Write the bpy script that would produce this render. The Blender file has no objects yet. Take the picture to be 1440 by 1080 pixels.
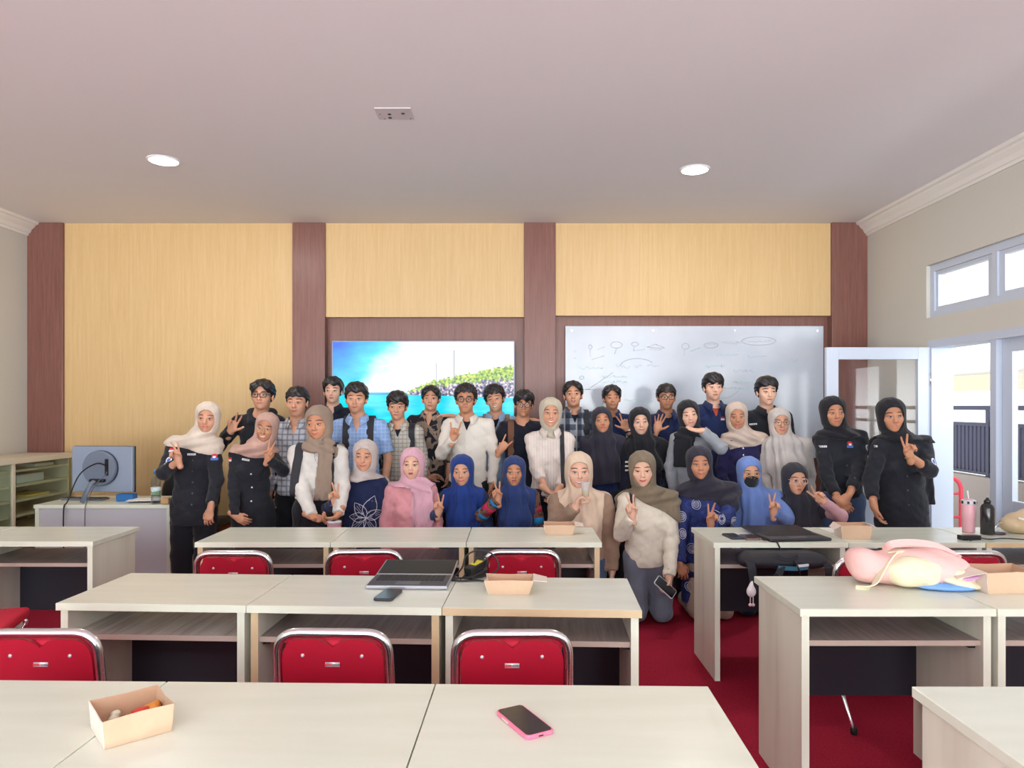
import bpy, bmesh, math, random
import numpy as np
from mathutils import Vector, Matrix
random.seed(4)
R = math.radians
C = bpy.context.scene.collection
# ---------------------------------------------------------------- camera
F_PX, CAM_Z, VPX, VPY = 1000.0, 1.505, 724.0, 571.0
cam = bpy.data.cameras.new('camera'); camo = bpy.data.objects.new('camera', cam); C.objects.link(camo)
camo.location = (0, 0, CAM_Z); camo.rotation_euler = (R(90), 0, 0)
cam.sensor_fit = 'HORIZONTAL'; cam.sensor_width = 36.0; cam.lens = 36.0 * F_PX / 1440
cam.shift_x = -(VPX - 720) / 1440; cam.shift_y = (VPY - 540) / 1440; cam.clip_start = 0.02
bpy.context.scene.camera = camo
# ---------------------------------------------------------------- world, lights, exposure
world = bpy.data.worlds.new('overcast_sky'); bpy.context.scene.world = world; world.use_nodes = True
wt = world.node_tree; wbg = wt.nodes['Background']          # bright overcast sky above, invented brighter glow below the horizon to lift the ceiling
wtc = wt.nodes.new('ShaderNodeTexCoord'); wsx = wt.nodes.new('ShaderNodeSeparateXYZ'); wt.links.new(wtc.outputs['Generated'], wsx.inputs[0])
wrp = wt.nodes.new('ShaderNodeValToRGB'); wt.links.new(wsx.outputs[2], wrp.inputs[0]); wt.links.new(wrp.outputs[0], wbg.inputs[0])
SKY, LOW_GLOW, FAR = 4.0, 9.8, .32       # FAR: invented dimming ahead of the camera, so the view outside blows out less
e = wrp.color_ramp.elements; e[0].position = 0.0; e[0].color = (.93, .975, 1.0, 1); e[1].position = .06; e[1].color = (.90 * SKY / LOW_GLOW, .955 * SKY / LOW_GLOW, SKY / LOW_GLOW, 1)
wmr = wt.nodes.new('ShaderNodeMapRange'); wt.links.new(wsx.outputs[1], wmr.inputs[0])
for k, v in enumerate((-.45, .35, LOW_GLOW, LOW_GLOW * FAR)): wmr.inputs[k + 1].default_value = v
wt.links.new(wmr.outputs[0], wbg.inputs[1])
vs = bpy.context.scene.view_settings
bpy.context.scene.display_settings.display_device = 'sRGB'
vs.view_transform = 'Standard'; vs.look = 'None'; vs.exposure = 0.16; vs.gamma = 1.0; vs.use_curve_mapping = False
def area_light(name, loc, rot, sx, sy, power, col=(1, 1, 1)):
    l = bpy.data.lights.new(name, 'AREA'); l.shape = 'RECTANGLE'; l.size = sx; l.size_y = sy; l.energy = power; l.color = col
    o = bpy.data.objects.new(name, l); C.objects.link(o); o.location = loc; o.rotation_euler = rot; return o
# ---------------------------------------------------------------- helpers
def srgb(r, g, b):
    f = lambda c: (c / 255 / 12.92) if c / 255 <= 0.04045 else ((c / 255 + 0.055) / 1.055) ** 2.4
    return (f(r), f(g), f(b), 1.0)
class NT:
    """small helper round a material's node tree"""
    def __init__(s, m): s.t = m.node_tree; s.b = s.t.nodes['Principled BSDF']
    def n(s, typ, **kw):
        x = s.t.nodes.new(typ)
        for k, v in kw.items(): setattr(x, k, v)
        return x
    def l(s, a, b): s.t.links.new(a, b)
    def val(s, sock, v):
        if hasattr(v, 'is_output'): s.l(v, sock)
        else: sock.default_value = v
    def math(s, op, a, b=0.0, c=0.0):
        x = s.n('ShaderNodeMath', operation=op)
        s.val(x.inputs[0], a); s.val(x.inputs[1], b); s.val(x.inputs[2], c); return x.outputs[0]
    def mix(s, fac, a, b):
        x = s.n('ShaderNodeMix', data_type='RGBA'); s.val(x.inputs[0], fac); s.val(x.inputs[6], a); s.val(x.inputs[7], b); return x.outputs[2]
    def coord(s): return s.n('ShaderNodeTexCoord').outputs['Object']
    def xyz(s, v=None):
        x = s.n('ShaderNodeSeparateXYZ'); s.l(v or s.coord(), x.inputs[0]); return x.outputs
    def noise(s, scale, detail=3, vec=None, rough=.5, stretch=None):
        v = vec or s.coord()
        if stretch:
            mp = s.n('ShaderNodeMapping'); s.l(v, mp.inputs[0]); mp.inputs['Scale'].default_value = stretch; v = mp.outputs[0]
        x = s.n('ShaderNodeTexNoise'); s.l(v, x.inputs['Vector']); x.inputs['Scale'].default_value = scale
        x.inputs['Detail'].default_value = detail; x.inputs['Roughness'].default_value = rough; return x.outputs['Fac']
    def ramp(s, fac, stops):
        x = s.n('ShaderNodeValToRGB'); e = x.color_ramp.elements
        while len(e) < len(stops): e.new(0.5)
        for k, (p, c) in enumerate(stops): e[k].position = p; e[k].color = c
        s.l(fac, x.inputs[0]); return x.outputs[0]
    def bump(s, h, strength=.3, dist=.01):
        x = s.n('ShaderNodeBump'); x.inputs['Strength'].default_value = strength; x.inputs['Distance'].default_value = dist
        s.l(h, x.inputs['Height']); s.l(x.outputs[0], s.b.inputs['Normal'])
MATS = {}
def mat(name, col=(200, 200, 200), rough=.5, metal=0.0, spec=.5, bump=None, var=0.0, emit=None):
    """plain coloured material with slight procedural variation"""
    if name in MATS: return MATS[name]
    m = bpy.data.materials.new(name); m.use_nodes = True; t = NT(m); b = t.b
    c = srgb(*col)
    b.inputs['Base Color'].default_value = c; b.inputs['Roughness'].default_value = rough
    b.inputs['Metallic'].default_value = metal; b.inputs['Specular IOR Level'].default_value = spec
    if var:
        n = t.noise(6, 4); d = tuple(x * (1 - var) for x in c[:3]) + (1,)
        t.l(t.ramp(n, [(.3, d), (.7, c)]), b.inputs['Base Color'])
    if bump: t.bump(t.noise(bump[0], 3), bump[1], bump[2] if len(bump) > 2 else .01)
    if emit: b.inputs['Emission Color'].default_value = c; b.inputs['Emission Strength'].default_value = emit
    MATS[name] = m; return m
def newmat(name):
    m = bpy.data.materials.new(name); m.use_nodes = True; MATS[name] = m; return m, NT(m)
def wood(name, c1, c2, rough=.35, scale=1.0, axis='z', spec=.4):
    m, t = newmat(name)
    st = {'z': (14, 14, .5), 'y': (14, .5, 14), 'x': (.5, 14, 14)}[axis]
    n = t.noise(3 * scale, 5, stretch=st, rough=.6); n2 = t.noise(14 * scale, 4, stretch=st)
    f = t.math('ADD', t.math('MULTIPLY', n, .65), t.math('MULTIPLY', n2, .35))
    t.l(t.ramp(f, [(.3, srgb(*c1)), (.7, srgb(*c2))]), t.b.inputs['Base Color'])
    t.b.inputs['Roughness'].default_value = rough; t.b.inputs['Specular IOR Level'].default_value = spec
    return m
# --- mesh building
def link(name, me, mats, parent=None, smooth=False):
    o = bpy.data.objects.new(name, me); C.objects.link(o)
    for m in (mats if isinstance(mats, (list, tuple)) else [mats]): me.materials.append(m)
    if parent: o.parent = parent
    if smooth: me.shade_smooth()
    return o
def obj(name, bm, m, parent=None, smooth=False, bevel=0, seg=2, angle=40):
    bmesh.ops.recalc_face_normals(bm, faces=bm.faces[:])
    if bevel:
        ed = [e for e in bm.edges if len(e.link_faces) == 2 and e.calc_face_angle(0) > R(angle)]
        bmesh.ops.bevel(bm, geom=ed, offset=bevel, segments=seg, affect='EDGES', profile=.5, clamp_overlap=True)
    me = bpy.data.meshes.new(name); bm.to_mesh(me); bm.free()
    o = link(name, me, m, parent, smooth)
    if smooth and bevel: pass
    return o
def tag(o, label=None, cat=None, group=None, kind=None):
    if label: o['label'] = label
    if cat: o['category'] = cat
    if group: o['group'] = group
    if kind: o['kind'] = kind
    return o
def thing(name, label, cat, loc=(0, 0, 0), rz=0, group=None):
    o = bpy.data.objects.new(name, None); C.objects.link(o); o.location = loc; o.rotation_euler = (0, 0, rz)
    o.empty_display_size = .1
    return tag(o, label, cat, group)
def struct(name, bm, m, bevel=0):
    return tag(obj(name, bm, m, bevel=bevel), kind='structure')
def dup(root, loc, rz, label, group=None):
    r = root.copy(); C.objects.link(r); r.location = loc; r.rotation_euler = (0, 0, rz); r['label'] = label
    if group: r['group'] = group
    for ch in list(root.children):
        c = ch.copy(); C.objects.link(c); c.parent = r
        for g in ch.children:
            d = g.copy(); C.objects.link(d); d.parent = c
    return r
def box(bm, x0, y0, z0, x1, y1, z1, mi=0, M=None):
    co = [(x0, y0, z0), (x1, y0, z0), (x1, y1, z0), (x0, y1, z0), (x0, y0, z1), (x1, y0, z1), (x1, y1, z1), (x0, y1, z1)]
    v = [bm.verts.new(M @ Vector(c) if M else c) for c in co]
    for f in ((0, 3, 2, 1), (4, 5, 6, 7), (0, 1, 5, 4), (1, 2, 6, 5), (2, 3, 7, 6), (3, 0, 4, 7)):
        bm.faces.new([v[i] for i in f]).material_index = mi
    return bm
def B(*a, **k): return box(bmesh.new(), *a, **k)
def tube(bm, pts, r, n=10, closed=False, mi=0, flat=None):
    """swept tube through pts; r a number or a list"""
    P = [Vector(p) for p in pts]; N = len(P); rs = r if isinstance(r, (list, tuple)) else [r] * N
    rings = []; up = None
    for i in range(N):
        a = P[(i - 1) % N] if (closed or i > 0) else P[i]; b = P[(i + 1) % N] if (closed or i < N - 1) else P[i]
        t = (b - a).normalized()
        if up is None:
            up = Vector((0, 0, 1)) if abs(t.z) < .9 else Vector((1, 0, 0))
        up = (up - t * up.dot(t)); up = up.normalized() if up.length > 1e-6 else t.orthogonal().normalized()
        s = t.cross(up)
        rings.append([bm.verts.new(P[i] + (s * math.cos(2 * math.pi * k / n) + up * math.sin(2 * math.pi * k / n) * (flat or 1)) * rs[i]) for k in range(n)])
    for i in range(N if closed else N - 1):
        A, Bq = rings[i], rings[(i + 1) % N]
        for k in range(n):
            f = bm.faces.new((A[k], A[(k + 1) % n], Bq[(k + 1) % n], Bq[k])); f.smooth = True; f.material_index = mi
    if not closed:
        f = bm.faces.new(rings[0][::-1]); f.material_index = mi
        f = bm.faces.new(rings[-1]); f.material_index = mi
    return bm
def arc_path(corners, rad, seg=6):
    """polyline with rounded corners"""
    P = [Vector(c) for c in corners]; out = [P[0]]
    for i in range(1, len(P) - 1):
        a = (P[i - 1] - P[i]); b = (P[i + 1] - P[i]); r = min(rad, a.length * .49, b.length * .49)
        p0 = P[i] + a.normalized() * r; p1 = P[i] + b.normalized() * r
        for k in range(seg + 1):
            t = k / seg; out.append(p0 * (1 - t) ** 2 + P[i] * 2 * t * (1 - t) + p1 * t * t)
    return out + [P[-1]]
def lathe(bm, prof, n=24, mi=0, cx=0, cy=0):
    rings = [[bm.verts.new((cx + r * math.cos(2 * math.pi * k / n), cy + r * math.sin(2 * math.pi * k / n), z)) for k in range(n)] for r, z in prof]
    for a, b in zip(rings, rings[1:]):
        for k in range(n):
            f = bm.faces.new((a[k], a[(k + 1) % n], b[(k + 1) % n], b[k])); f.smooth = True; f.material_index = mi
    f = bm.faces.new(rings[0][::-1]); f.material_index = mi; f = bm.faces.new(rings[-1]); f.material_index = mi
    return bm
def prism(bm, poly, axis, a0, a1, mi=0):
    """polygon (2-D) extruded along an axis"""
    def P(u, v, w): return {'x': (w, u, v), 'y': (u, w, v), 'z': (u, v, w)}[axis]
    A = [bm.verts.new(P(u, v, a0)) for u, v in poly]; Bv = [bm.verts.new(P(u, v, a1)) for u, v in poly]; n = len(poly)
    bm.faces.new(A).material_index = mi; bm.faces.new(Bv[::-1]).material_index = mi
    for k in range(n): bm.faces.new((A[k], Bv[k], Bv[(k + 1) % n], A[(k + 1) % n])).material_index = mi
    return bm
def at(px, py, d): return Vector(((px - VPX) * d / F_PX, d, CAM_Z - (py - VPY) * d / F_PX))
def on_desk(px, py, z=.76):
    d = (CAM_Z - z) * F_PX / (py - VPY); return Vector(((px - VPX) * d / F_PX, d, z))

# ================================================================ the room
YW, XR, XL, ZC, YB = 6.70, 3.275, -4.528, 3.21, -3.6       # back wall, right wall, left wall, ceiling, open rear end
m_floor, t = newmat('red_carpet')
n = t.noise(90, 4); n2 = t.noise(1.3, 3)
t.l(t.ramp(t.math('ADD', t.math('MULTIPLY', n, .6), t.math('MULTIPLY', n2, .4)), [(.3, srgb(142, 22, 46)), (.7, srgb(178, 44, 68))]), t.b.inputs['Base Color'])
t.b.inputs['Roughness'].default_value = .95; t.b.inputs['Specular IOR Level'].default_value = .1; t.bump(n, .5, .006)
m_ceil = mat('ceiling_paint', (232, 230, 232), .8, spec=.2)
m_wall = mat('greige_wall_paint', (207, 204, 194), .75, spec=.25, bump=(60, .05))
m_white = mat('white_gloss_paint', (238, 240, 243), .35)
m_frame = mat('white_window_frame', (196, 206, 222), .35)
m_brown = wood('brown_laminate', (112, 72, 64), (142, 98, 88), .32, 1.4)
m_yellow = wood('yellow_laminate', (207, 172, 119), (221, 190, 140), .45, 1.6)
m_cornice = mat('cornice_plaster', (235, 232, 226), .6)
struct('floor', B(XL, YB, -.05, XR, YW, 0), m_floor)
struct('ceiling', B(XL - .2, YB, ZC, XR + .2, YW + .2, ZC + .1), m_ceil)
struct('wall_back', B(XL - .2, YW, 0, XR + .2, YW + .2, ZC), m_brown)
struct('wall_left', B(XL - .2, YB, 0, XL, YW, ZC), m_wall)
# right wall with its openings: doorway + fixed leaf, transom strip, further windows towards the rear of the room
DY0, DY1, DZ = 4.0, 5.63, 2.02        # doorway
TZ0, TZ1, TY0, TY1 = 2.20, 2.62, 2.6, 5.66
bm = bmesh.new()
W2 = XR + .16
box(bm, XR, DY1, 0, W2, YW, TZ0); box(bm, XR, TY1, TZ0, W2, YW, TZ1)
box(bm, XR, DY0, DZ, W2, DY1, TZ0); box(bm, XR, YB, TZ1, W2, YW, ZC)
box(bm, XR, YB, 0, W2, .2, TZ1); box(bm, XR, .2, 0, W2, 2.2, .8); box(bm, XR, 2.2, 0, W2, 2.6, TZ1); box(bm, XR, .2, 2.2, W2, 2.2, TZ1)
box(bm, XR, 2.6, 0, W2, DY0, TZ0)
struct('wall_right', bm, m_wall)
# back wall cladding
px2x = lambda px, d=YW: (px - VPX) * d / F_PX
pz = lambda py, d=YW: CAM_Z - (py - VPY) * d / F_PX
dP = YW - .10
for i, (a, b) in enumerate(((38, 88), (411, 457), (737, 781.5), (1170, 1220))):
    x0 = px2x(a, dP); x1 = px2x(b, dP)
    if i == 0: x0 = XL
    if i == 3: x1 = XR
    struct('trim_%d' % (i + 1), B(x0, dP, 0, x1, YW, ZC), m_brown, .004)
dY = YW - .07
struct('trim_5', B(px2x(87, dY), dY, 0, px2x(412, dY), YW, ZC), m_yellow, .003)
struct('trim_6', B(px2x(456, dY), dY, pz(446, dY), px2x(738, dY), YW, ZC), m_yellow, .003)
struct('trim_7', B(px2x(781, dY), dY, pz(444, dY), px2x(1171, dY), YW, ZC), m_yellow, .003)
# cornices
def cornice(name, x, s):
    prof = [(0, 0), (0, -.125), (.014, -.125), (.018, -.105), (.03, -.10), (.045, -.07), (.075, -.042), (.082, -.028), (.105, -.022), (.112, 0)]
    bm = bmesh.new(); prism(bm, [(x + s * u, ZC + v) for u, v in prof], 'y', YB, YW - .10)
    struct(name, bm, m_cornice)
cornice('trim_8', XR, -1); cornice('trim_9', XL, 1)
struct('baseboard_left', B(XL, YB, 0, XL + .015, YW - .1, .1), m_white)
# windows in the right wall
m_glass, t = newmat('window_glass')
g = t.n('ShaderNodeBsdfGlass'); g.inputs['IOR'].default_value = 1.05; g.inputs['Roughness'].default_value = 0; g.inputs['Color'].default_value = (.97, .985, .98, 1)
tr = t.n('ShaderNodeBsdfTransparent'); gl = t.n('ShaderNodeBsdfGlossy'); gl.inputs['Roughness'].default_value = .02
fr = t.n('ShaderNodeLayerWeight'); mx = t.n('ShaderNodeMixShader')
t.l(t.math('ADD', t.math('MULTIPLY', t.math('POWER', fr.outputs['Facing'], 4.0), .6), .03), mx.inputs[0]); t.l(tr.outputs[0], mx.inputs[1]); t.l(gl.outputs[0], mx.inputs[2]); t.l(mx.outputs[0], t.t.nodes['Material Output'].inputs[0])
def frame_x(bm, x0, x1, y0, y1, z0, z1, w, bars=()):
    """window frame in a plane of constant x"""
    box(bm, x0, y0, z0, x1, y0 + w, z1); box(bm, x0, y1 - w, z0, x1, y1, z1)
    box(bm, x0, y0 + w, z0, x1, y1 - w, z0 + w); box(bm, x0, y0 + w, z1 - w, x1, y1 - w, z1)
    for y in bars: box(bm, x0, y - w / 2, z0 + w, x1, y + w / 2, z1 - w)
def window(name, y0, y1, z0, z1, bars, sub=True):
    bm = bmesh.new(); frame_x(bm, XR + .03, XR + .10, y0, y1, z0, z1, .055, bars)
    o = struct(name, bm, m_frame)
    ys = [y0] + list(bars) + [y1]
    for a, b in zip(ys, ys[1:]):
        bm = bmesh.new(); frame_x(bm, XR + .045, XR + .085, a + .03, b - .03, z0 + .03, z1 - .03, .055); obj('sash', bm, m_frame, o)
        obj('pane', B(XR + .062, a + .07, z0 + .07, XR + .067, b - .07, z1 - .07), m_glass, o)
    return o
window('window_1', TY0, TY1, TZ0, TZ1, (3.34, 4.12, 4.90))
window('window_2', .2, 2.2, .8, 2.2, (1.2,))
# door frame, opened leaf and fixed leaf
bm = bmesh.new()
box(bm, XR - .01, DY1 - .06, 0, W2, DY1, DZ); box(bm, XR - .01, DY0, DZ - .06, W2, DY1 - .06, DZ); box(bm, XR - .01, DY0, 0, W2, DY0 + .06, DZ - .06)
box(bm, XR + .0, 4.84, 0, XR + .12, 4.90, DZ - .06)
o = struct('trim_10', bm, m_frame)
def leaf(bm, w, h, st=.095, bot=.22):
    box(bm, 0, -.02, 0, st, .02, h); box(bm, w - st, -.02, 0, w, .02, h); box(bm, st, -.02, h - st, w - st, .02, h); box(bm, st, -.02, 0, w - st, .02, bot)
    box(bm, st, -.02, .78, w - st, .02, .86)
def door(name, w, h, loc, rz):
    bm = bmesh.new(); leaf(bm, w, h); o = struct(name, bm, m_frame, .003)
    o.location = loc; o.rotation_euler = (0, 0, rz)
    obj('pane', B(.09, -.004, .85, w - .09, .004, h - .09), m_glass, o)
    obj('lower_panel', B(.09, -.01, .21, w - .09, .01, .79), m_frame, o)
    h_ = bmesh.new(); tube(h_, arc_path([(w - .05, -.02, 1.0), (w - .05, -.07, 1.0), (w - .16, -.07, 1.0)], .02), .009)
    box(h_, w - .07, -.026, .92, w - .03, -.018, 1.08); obj('handle', h_, m_chrome, o)
    return o
m_chrome = mat('chrome', (236, 237, 240), .22, 1.0)
d1 = door('door_1', .815, 1.955, (XR - .01, 5.61, .012), R(180))
for z in (.25, 1.0, 1.7):
    bm = bmesh.new(); tube(bm, [(0.0, .024, z - .05), (0.0, .024, z + .05)], .009); obj('hinge', bm, m_chrome, d1)
d2 = door('door_2', .77, 1.955, (XR + .06, 4.835, .012), R(-90))
# ceiling fittings
m_lamp = mat('downlight_diffuser', (255, 252, 248), .5, emit=20)
m_black = mat('black_plastic', (22, 22, 25), .4)
def downlight(x, y, label):
    o = thing('ceiling_downlight', label, 'ceiling light', (x, y, ZC), group='recessed downlights')
    lathe_b = lathe(bmesh.new(), [(.090, -.004), (.094, -.010), (.106, -.009), (.109, 0)], 32)
    # ring only
    bmesh.ops.delete(lathe_b, geom=[f for f in lathe_b.faces if len(f.verts) > 4], context='FACES')
    obj('trim_ring', lathe_b, m_white, o)
    obj('diffuser', lathe(bmesh.new(), [(.092, -.0095), (.092, -.004)], 32), m_lamp, o)
    l = bpy.data.lights.new('downlight_lamp', 'AREA'); l.shape = 'DISK'; l.size = .17; l.energy = 12; l.color = (1, .97, .92)
    lo = bpy.data.objects.new('downlight_lamp', l); C.objects.link(lo); lo.location = (0, 0, -.016); lo.parent = o
downlight(-2.435, 4.93, 'round glowing recessed downlight in the ceiling before the wide yellow panel')
downlight(1.295, 5.12, 'round glowing recessed downlight in the ceiling on the whiteboard side')
m_plate = mat('ceiling_plate', (206, 200, 202), .8)
o = thing('ceiling_plate', 'small painted square cover plate with dark holes set flush in the ceiling', 'cover plate', (-.70, 4.14, ZC))
obj('plate', B(-.105, -.08, -.006, .105, .08, 0), m_plate, o, bevel=.002)
for (x, y) in ((-.03, .0), (-.035, .05), (.05, -.01)):
    obj('hole', lathe(bmesh.new(), [(.011, -.008), (.011, -.005)], 12, cx=x, cy=y), m_black, o)
for (x, y) in ((-.085, 0), (.085, .06), (-.07, .065)):
    obj('screw', lathe(bmesh.new(), [(.005, -.0085), (.005, -.005)], 8, cx=x, cy=y), mat('screw_grey', (130, 125, 128), .5), o)
# ---------------------------------------------------------------- outside the door
m_out = mat('white_outside_plaster', (176, 172, 166), .8)
m_rail = mat('dark_railing_paint', (62, 62, 80), .6, spec=.2)
struct('exterior_balcony', B(XR + .16, -2.5, -.12, 5.3, 9.5, -.02), mat('balcony_tiles', (176, 170, 164), .6))
struct('exterior_parapet', B(5.15, -2.5, -.02, 5.30, 9.5, .72), mat('parapet_plaster', (136, 126, 120), .8))
struct('exterior_soffit', B(XR + .16, -2.5, 3.25, 4.5, 9.5, 3.4), m_out)
o = tag(thing('balcony_railing', 'dark grey metal railing with upright bars on the low wall outside the glass doors', 'railing', (5.22, 0, .72)))
obj('top_rail', B(-.03, -2.5, .74, .03, 9.5, .79), m_rail, o); obj('lower_rail', B(-.02, -2.5, .02, .02, 9.5, .05), m_rail, o)
obj('upper_rail', B(-.02, -2.5, .56, .02, 9.5, .60), m_rail, o)
for k in range(9): obj('post', B(-.025, -2.0 + k * 1.4, 0, .025, -1.95 + k * 1.4, .74), m_rail, o)
for k in range(88):
    y = 3.2 + k * .07
    obj('bar', B(-.014, y, .05, .014, y + .042, .56), m_rail, o)
nb = tag(thing('neighbour_building', 'pale building with a dark window seen through the glass doors', 'building', (10.5, 8, -3)))
obj('facade', B(0, -10, 0, .4, 12, 8.5), m_out, nb)
obj('ledge', B(-.25, -10, 4.85, 0, 12, 5.2), mat('ledge_beige', (142, 124, 106), .8), nb)
wb_ = obj('window_frame', B(-.06, 2.2, 5.5, 0, 3.6, 6.4), mat('dark_window_frame', (60, 62, 68), .4), nb)
obj('window_glass', B(-.07, 2.28, 5.58, -.055, 3.52, 6.32), mat('dark_window_glass', (86, 92, 98), .15), wb_)
m_redp = mat('red_painted_tube', (226, 74, 92), .4)
o = thing('hand_truck', 'red tubular hand truck standing outside the open door', 'hand truck', (3.625, 6.05, -.02))
bm = bmesh.new(); tube(bm, arc_path([(-.17, 0, .1), (-.17, 0, .92), (.17, 0, .92), (.17, 0, .1)], .12), .018); obj('frame', bm, m_redp, o)
for z in (.35, .58, .78):
    bm = bmesh.new(); tube(bm, [(-.17, 0, z), (.17, 0, z)], .011); obj('crossbar', bm, m_redp, o)
bm = bmesh.new(); box(bm, -.17, -.22, .02, .17, 0, .035); obj('toe_plate', bm, m_redp, o)
for s in (-1, 1):
    bm = bmesh.new(); tube(bm, [(s * .2, .05, .1), (s * .245, .05, .1)], .1, 20); obj('wheel', bm, m_black, o)
# ================================================================ furniture on the back wall
# television
m_tvb = mat('tv_bezel', (30, 30, 34), .3)
m_scr, t = newmat('screen_seascape')
X, Y, Z = t.xyz()            # object coords: x 0..1.64, z 0..1.12
n1 = t.noise(3.2, 5, stretch=(1, 1, 2.2)); n2 = t.noise(26, 4); n3 = t.noise(9, 4, stretch=(.5, 1, 3))
diag = t.math('ADD', t.math('MULTIPLY', X, .62), t.math('MULTIPLY', t.math('SUBTRACT', 1.12, Z), .62))
dn = t.math('ADD', diag, t.math('MULTIPLY', t.math('SUBTRACT', n1, .5), .35))
sky = t.ramp(dn, [(.04, srgb(0, 66, 235)), (.27, srgb(0, 160, 255)), (.44, srgb(60, 222, 255)), (.58, srgb(238, 252, 255)), (1, srgb(255, 255, 255))])
sea = t.ramp(n3, [(.35, srgb(0, 206, 240)), (.6, srgb(0, 228, 248)), (.78, srgb(130, 246, 255))])
sea2 = t.mix(t.math('GREATER_THAN', Z, .465), sea, srgb(0, 176, 220))
col = t.mix(t.math('GREATER_THAN', Z, .49), sea2, sky)
# island: height profile rising to the right, rocks below and bushes above
edge = t.math('ADD', t.math('MULTIPLY', t.math('SUBTRACT', n2, .5), .10), t.math('MULTIPLY', t.math('POWER', t.math('MAXIMUM', t.math('SUBTRACT', X, .68), 0), .62), .27))
top = t.math('ADD', edge, .475)
isl = t.math('MULTIPLY', t.math('LESS_THAN', Z, top), t.math('MULTIPLY', t.math('GREATER_THAN', Z, t.math('SUBTRACT', .49, t.math('MULTIPLY', X, .03))), t.math('GREATER_THAN', X, .69)))
n4 = t.noise(40, 3)
rock = t.ramp(n4, [(.36, srgb(40, 44, 84)), (.5, srgb(126, 120, 160)), (.62, srgb(238, 220, 214))])
bush = t.ramp(n4, [(.35, srgb(50, 96, 20)), (.5, srgb(140, 186, 30)), (.66, srgb(226, 226, 90))])
split = t.math('GREATER_THAN', Z, t.math('ADD', t.math('ADD', .475, t.math('MULTIPLY', edge, .55)), t.math('MULTIPLY', t.math('SUBTRACT', n2, .5), .16)))
col = t.mix(isl, col, t.mix(split, rock, bush))
for (mx_, zb, zt, w) in ((1.125, .60, .88, .003), (.96, .55, .76, .0025)):
    msk = t.math('MULTIPLY', t.math('LESS_THAN', t.math('ABSOLUTE', t.math('SUBTRACT', X, mx_)), w), t.math('MULTIPLY', t.math('GREATER_THAN', Z, zb), t.math('LESS_THAN', Z, zt)))
    col = t.mix(msk, col, srgb(70, 90, 120))
t.b.inputs['Base Color'].default_value = (0, 0, 0, 1); t.b.inputs['Roughness'].default_value = .25
t.l(col, t.b.inputs['Emission Color']); t.b.inputs['Emission Strength'].default_value = 1.0
dT = YW - .14
xa, xb, zt_ = px2x(467, dT), px2x(723.5, dT), pz(479.5, dT); hT = .965
o = thing('television', 'large wall television showing a turquoise bay and a green rocky island', 'television', (xa, dT, zt_ - hT))
w = xb - xa
bm = bmesh.new(); box(bm, 0, 0, 0, w, .012, hT); obj('housing', B(.03, .02, .03, w - .03, .12, hT - .03), m_tvb, o)
obj('back_cover', bm, m_tvb, o, bevel=.003)
bm = bmesh.new(); 
for a in ((0, -.006, 0, w, .004, .010), (0, -.006, hT - .008, w, .004, hT), (0, -.006, .010, .008, .004, hT - .008), (w - .008, -.006, .010, w, .004, hT - .008)): box(bm, *a)
obj('bezel', bm, mat('tv_bezel_silver', (112, 118, 132), .3, .6), o)
sc = obj('screen', B(.008, -.003, .010, w - .008, 0, hT - .008), m_scr, o)
# whiteboard
dW = YW - .045
xa, xb, za, zb = px2x(795, dW), px2x(1158, dW), 1.02, pz(458.5, dW)
m_board, t = newmat('whiteboard_enamel'); n = t.noise(2.2, 4)
t.l(t.ramp(n, [(.3, srgb(186, 196, 210)), (.7, srgb(204, 210, 220))]), t.b.inputs['Base Color']); t.b.inputs['Roughness'].default_value = .13; t.b.inputs['Specular IOR Level'].default_value = .7
o = thing('whiteboard', 'wide white glass board covered with faint marker scribbles', 'whiteboard', (xa, dW, za))
bw, bh = xb - xa, zb - za
obj('board', B(0, 0, 0, bw, .02, bh), m_board, o, bevel=.002)
bm = bmesh.new()
for x in (.06, .82, 1.58, bw - .06):
    for z in (.05, bh - .045): tube(bm, [(x, 0.035, z), (x, -.012, z)], .011, 12)
obj('standoff_bolt', bm, m_chrome, o)
rnd = random.Random(7)
def W2(px, py): return ((px - VPX) * dW / F_PX - xa, CAM_Z - (py - VPY) * dW / F_PX - za)
def stroke(bm, pts, r=.0028):
    b_ = bmesh.new(); tube(b_, [(x, -.001, z) for x, z in pts], r, 5); obj('marker_stroke', b_, m_grn if bm else m_gm, o)
def circ(cx, cy, rx, ry, a0=0, a1=360, n=18): return [W2(cx + rx * math.cos(R(a0 + (a1 - a0) * k / n)), cy + ry * math.sin(R(a0 + (a1 - a0) * k / n))) for k in range(n + 1)]
def scrib(x0, x1, y, amp=2.2, step=1.5):
    out = []; x = x0
    while x < x1: out.append(W2(x, y + rnd.uniform(-amp, amp))); x += step
    return out
bm = None; m_gm = mat('grey_marker', (184, 188, 198), .6); m_grn = mat('green_marker', (176, 216, 212), .6)   # every stroke a part of its own
for c in ((830, 488, 2.5, 3), (867, 485, 8, 4.5), (893, 484, 5, 2.8), (964, 487, 5, 4), (1000, 485.5, 10, 4), (1067, 479.5, 24, 6), (818, 531, 3, 2.5)): stroke(bm, circ(*c))
for a, b in (((830, 491), (830, 502)), ((867, 490), (864, 498)), ((840, 492), (850, 488)), ((850, 500), (832, 506)), ((892, 487), (891, 494)), ((963, 491), (962, 500)), ((971, 494), (984, 489)), ((826, 548), (862, 524)), ((822, 547), (866, 550)), ((808, 560), (824, 548)), ((910, 488), (922, 484)), ((910, 488), (930, 490)), ((922, 484), (934, 489))):
    stroke(bm, [W2(*a), W2(*b)], .002)
stroke(bm, circ(896, 516, 24, 12, 190, 330)); stroke(bm, circ(1015, 540, 26, 20, 30, 150))
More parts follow.
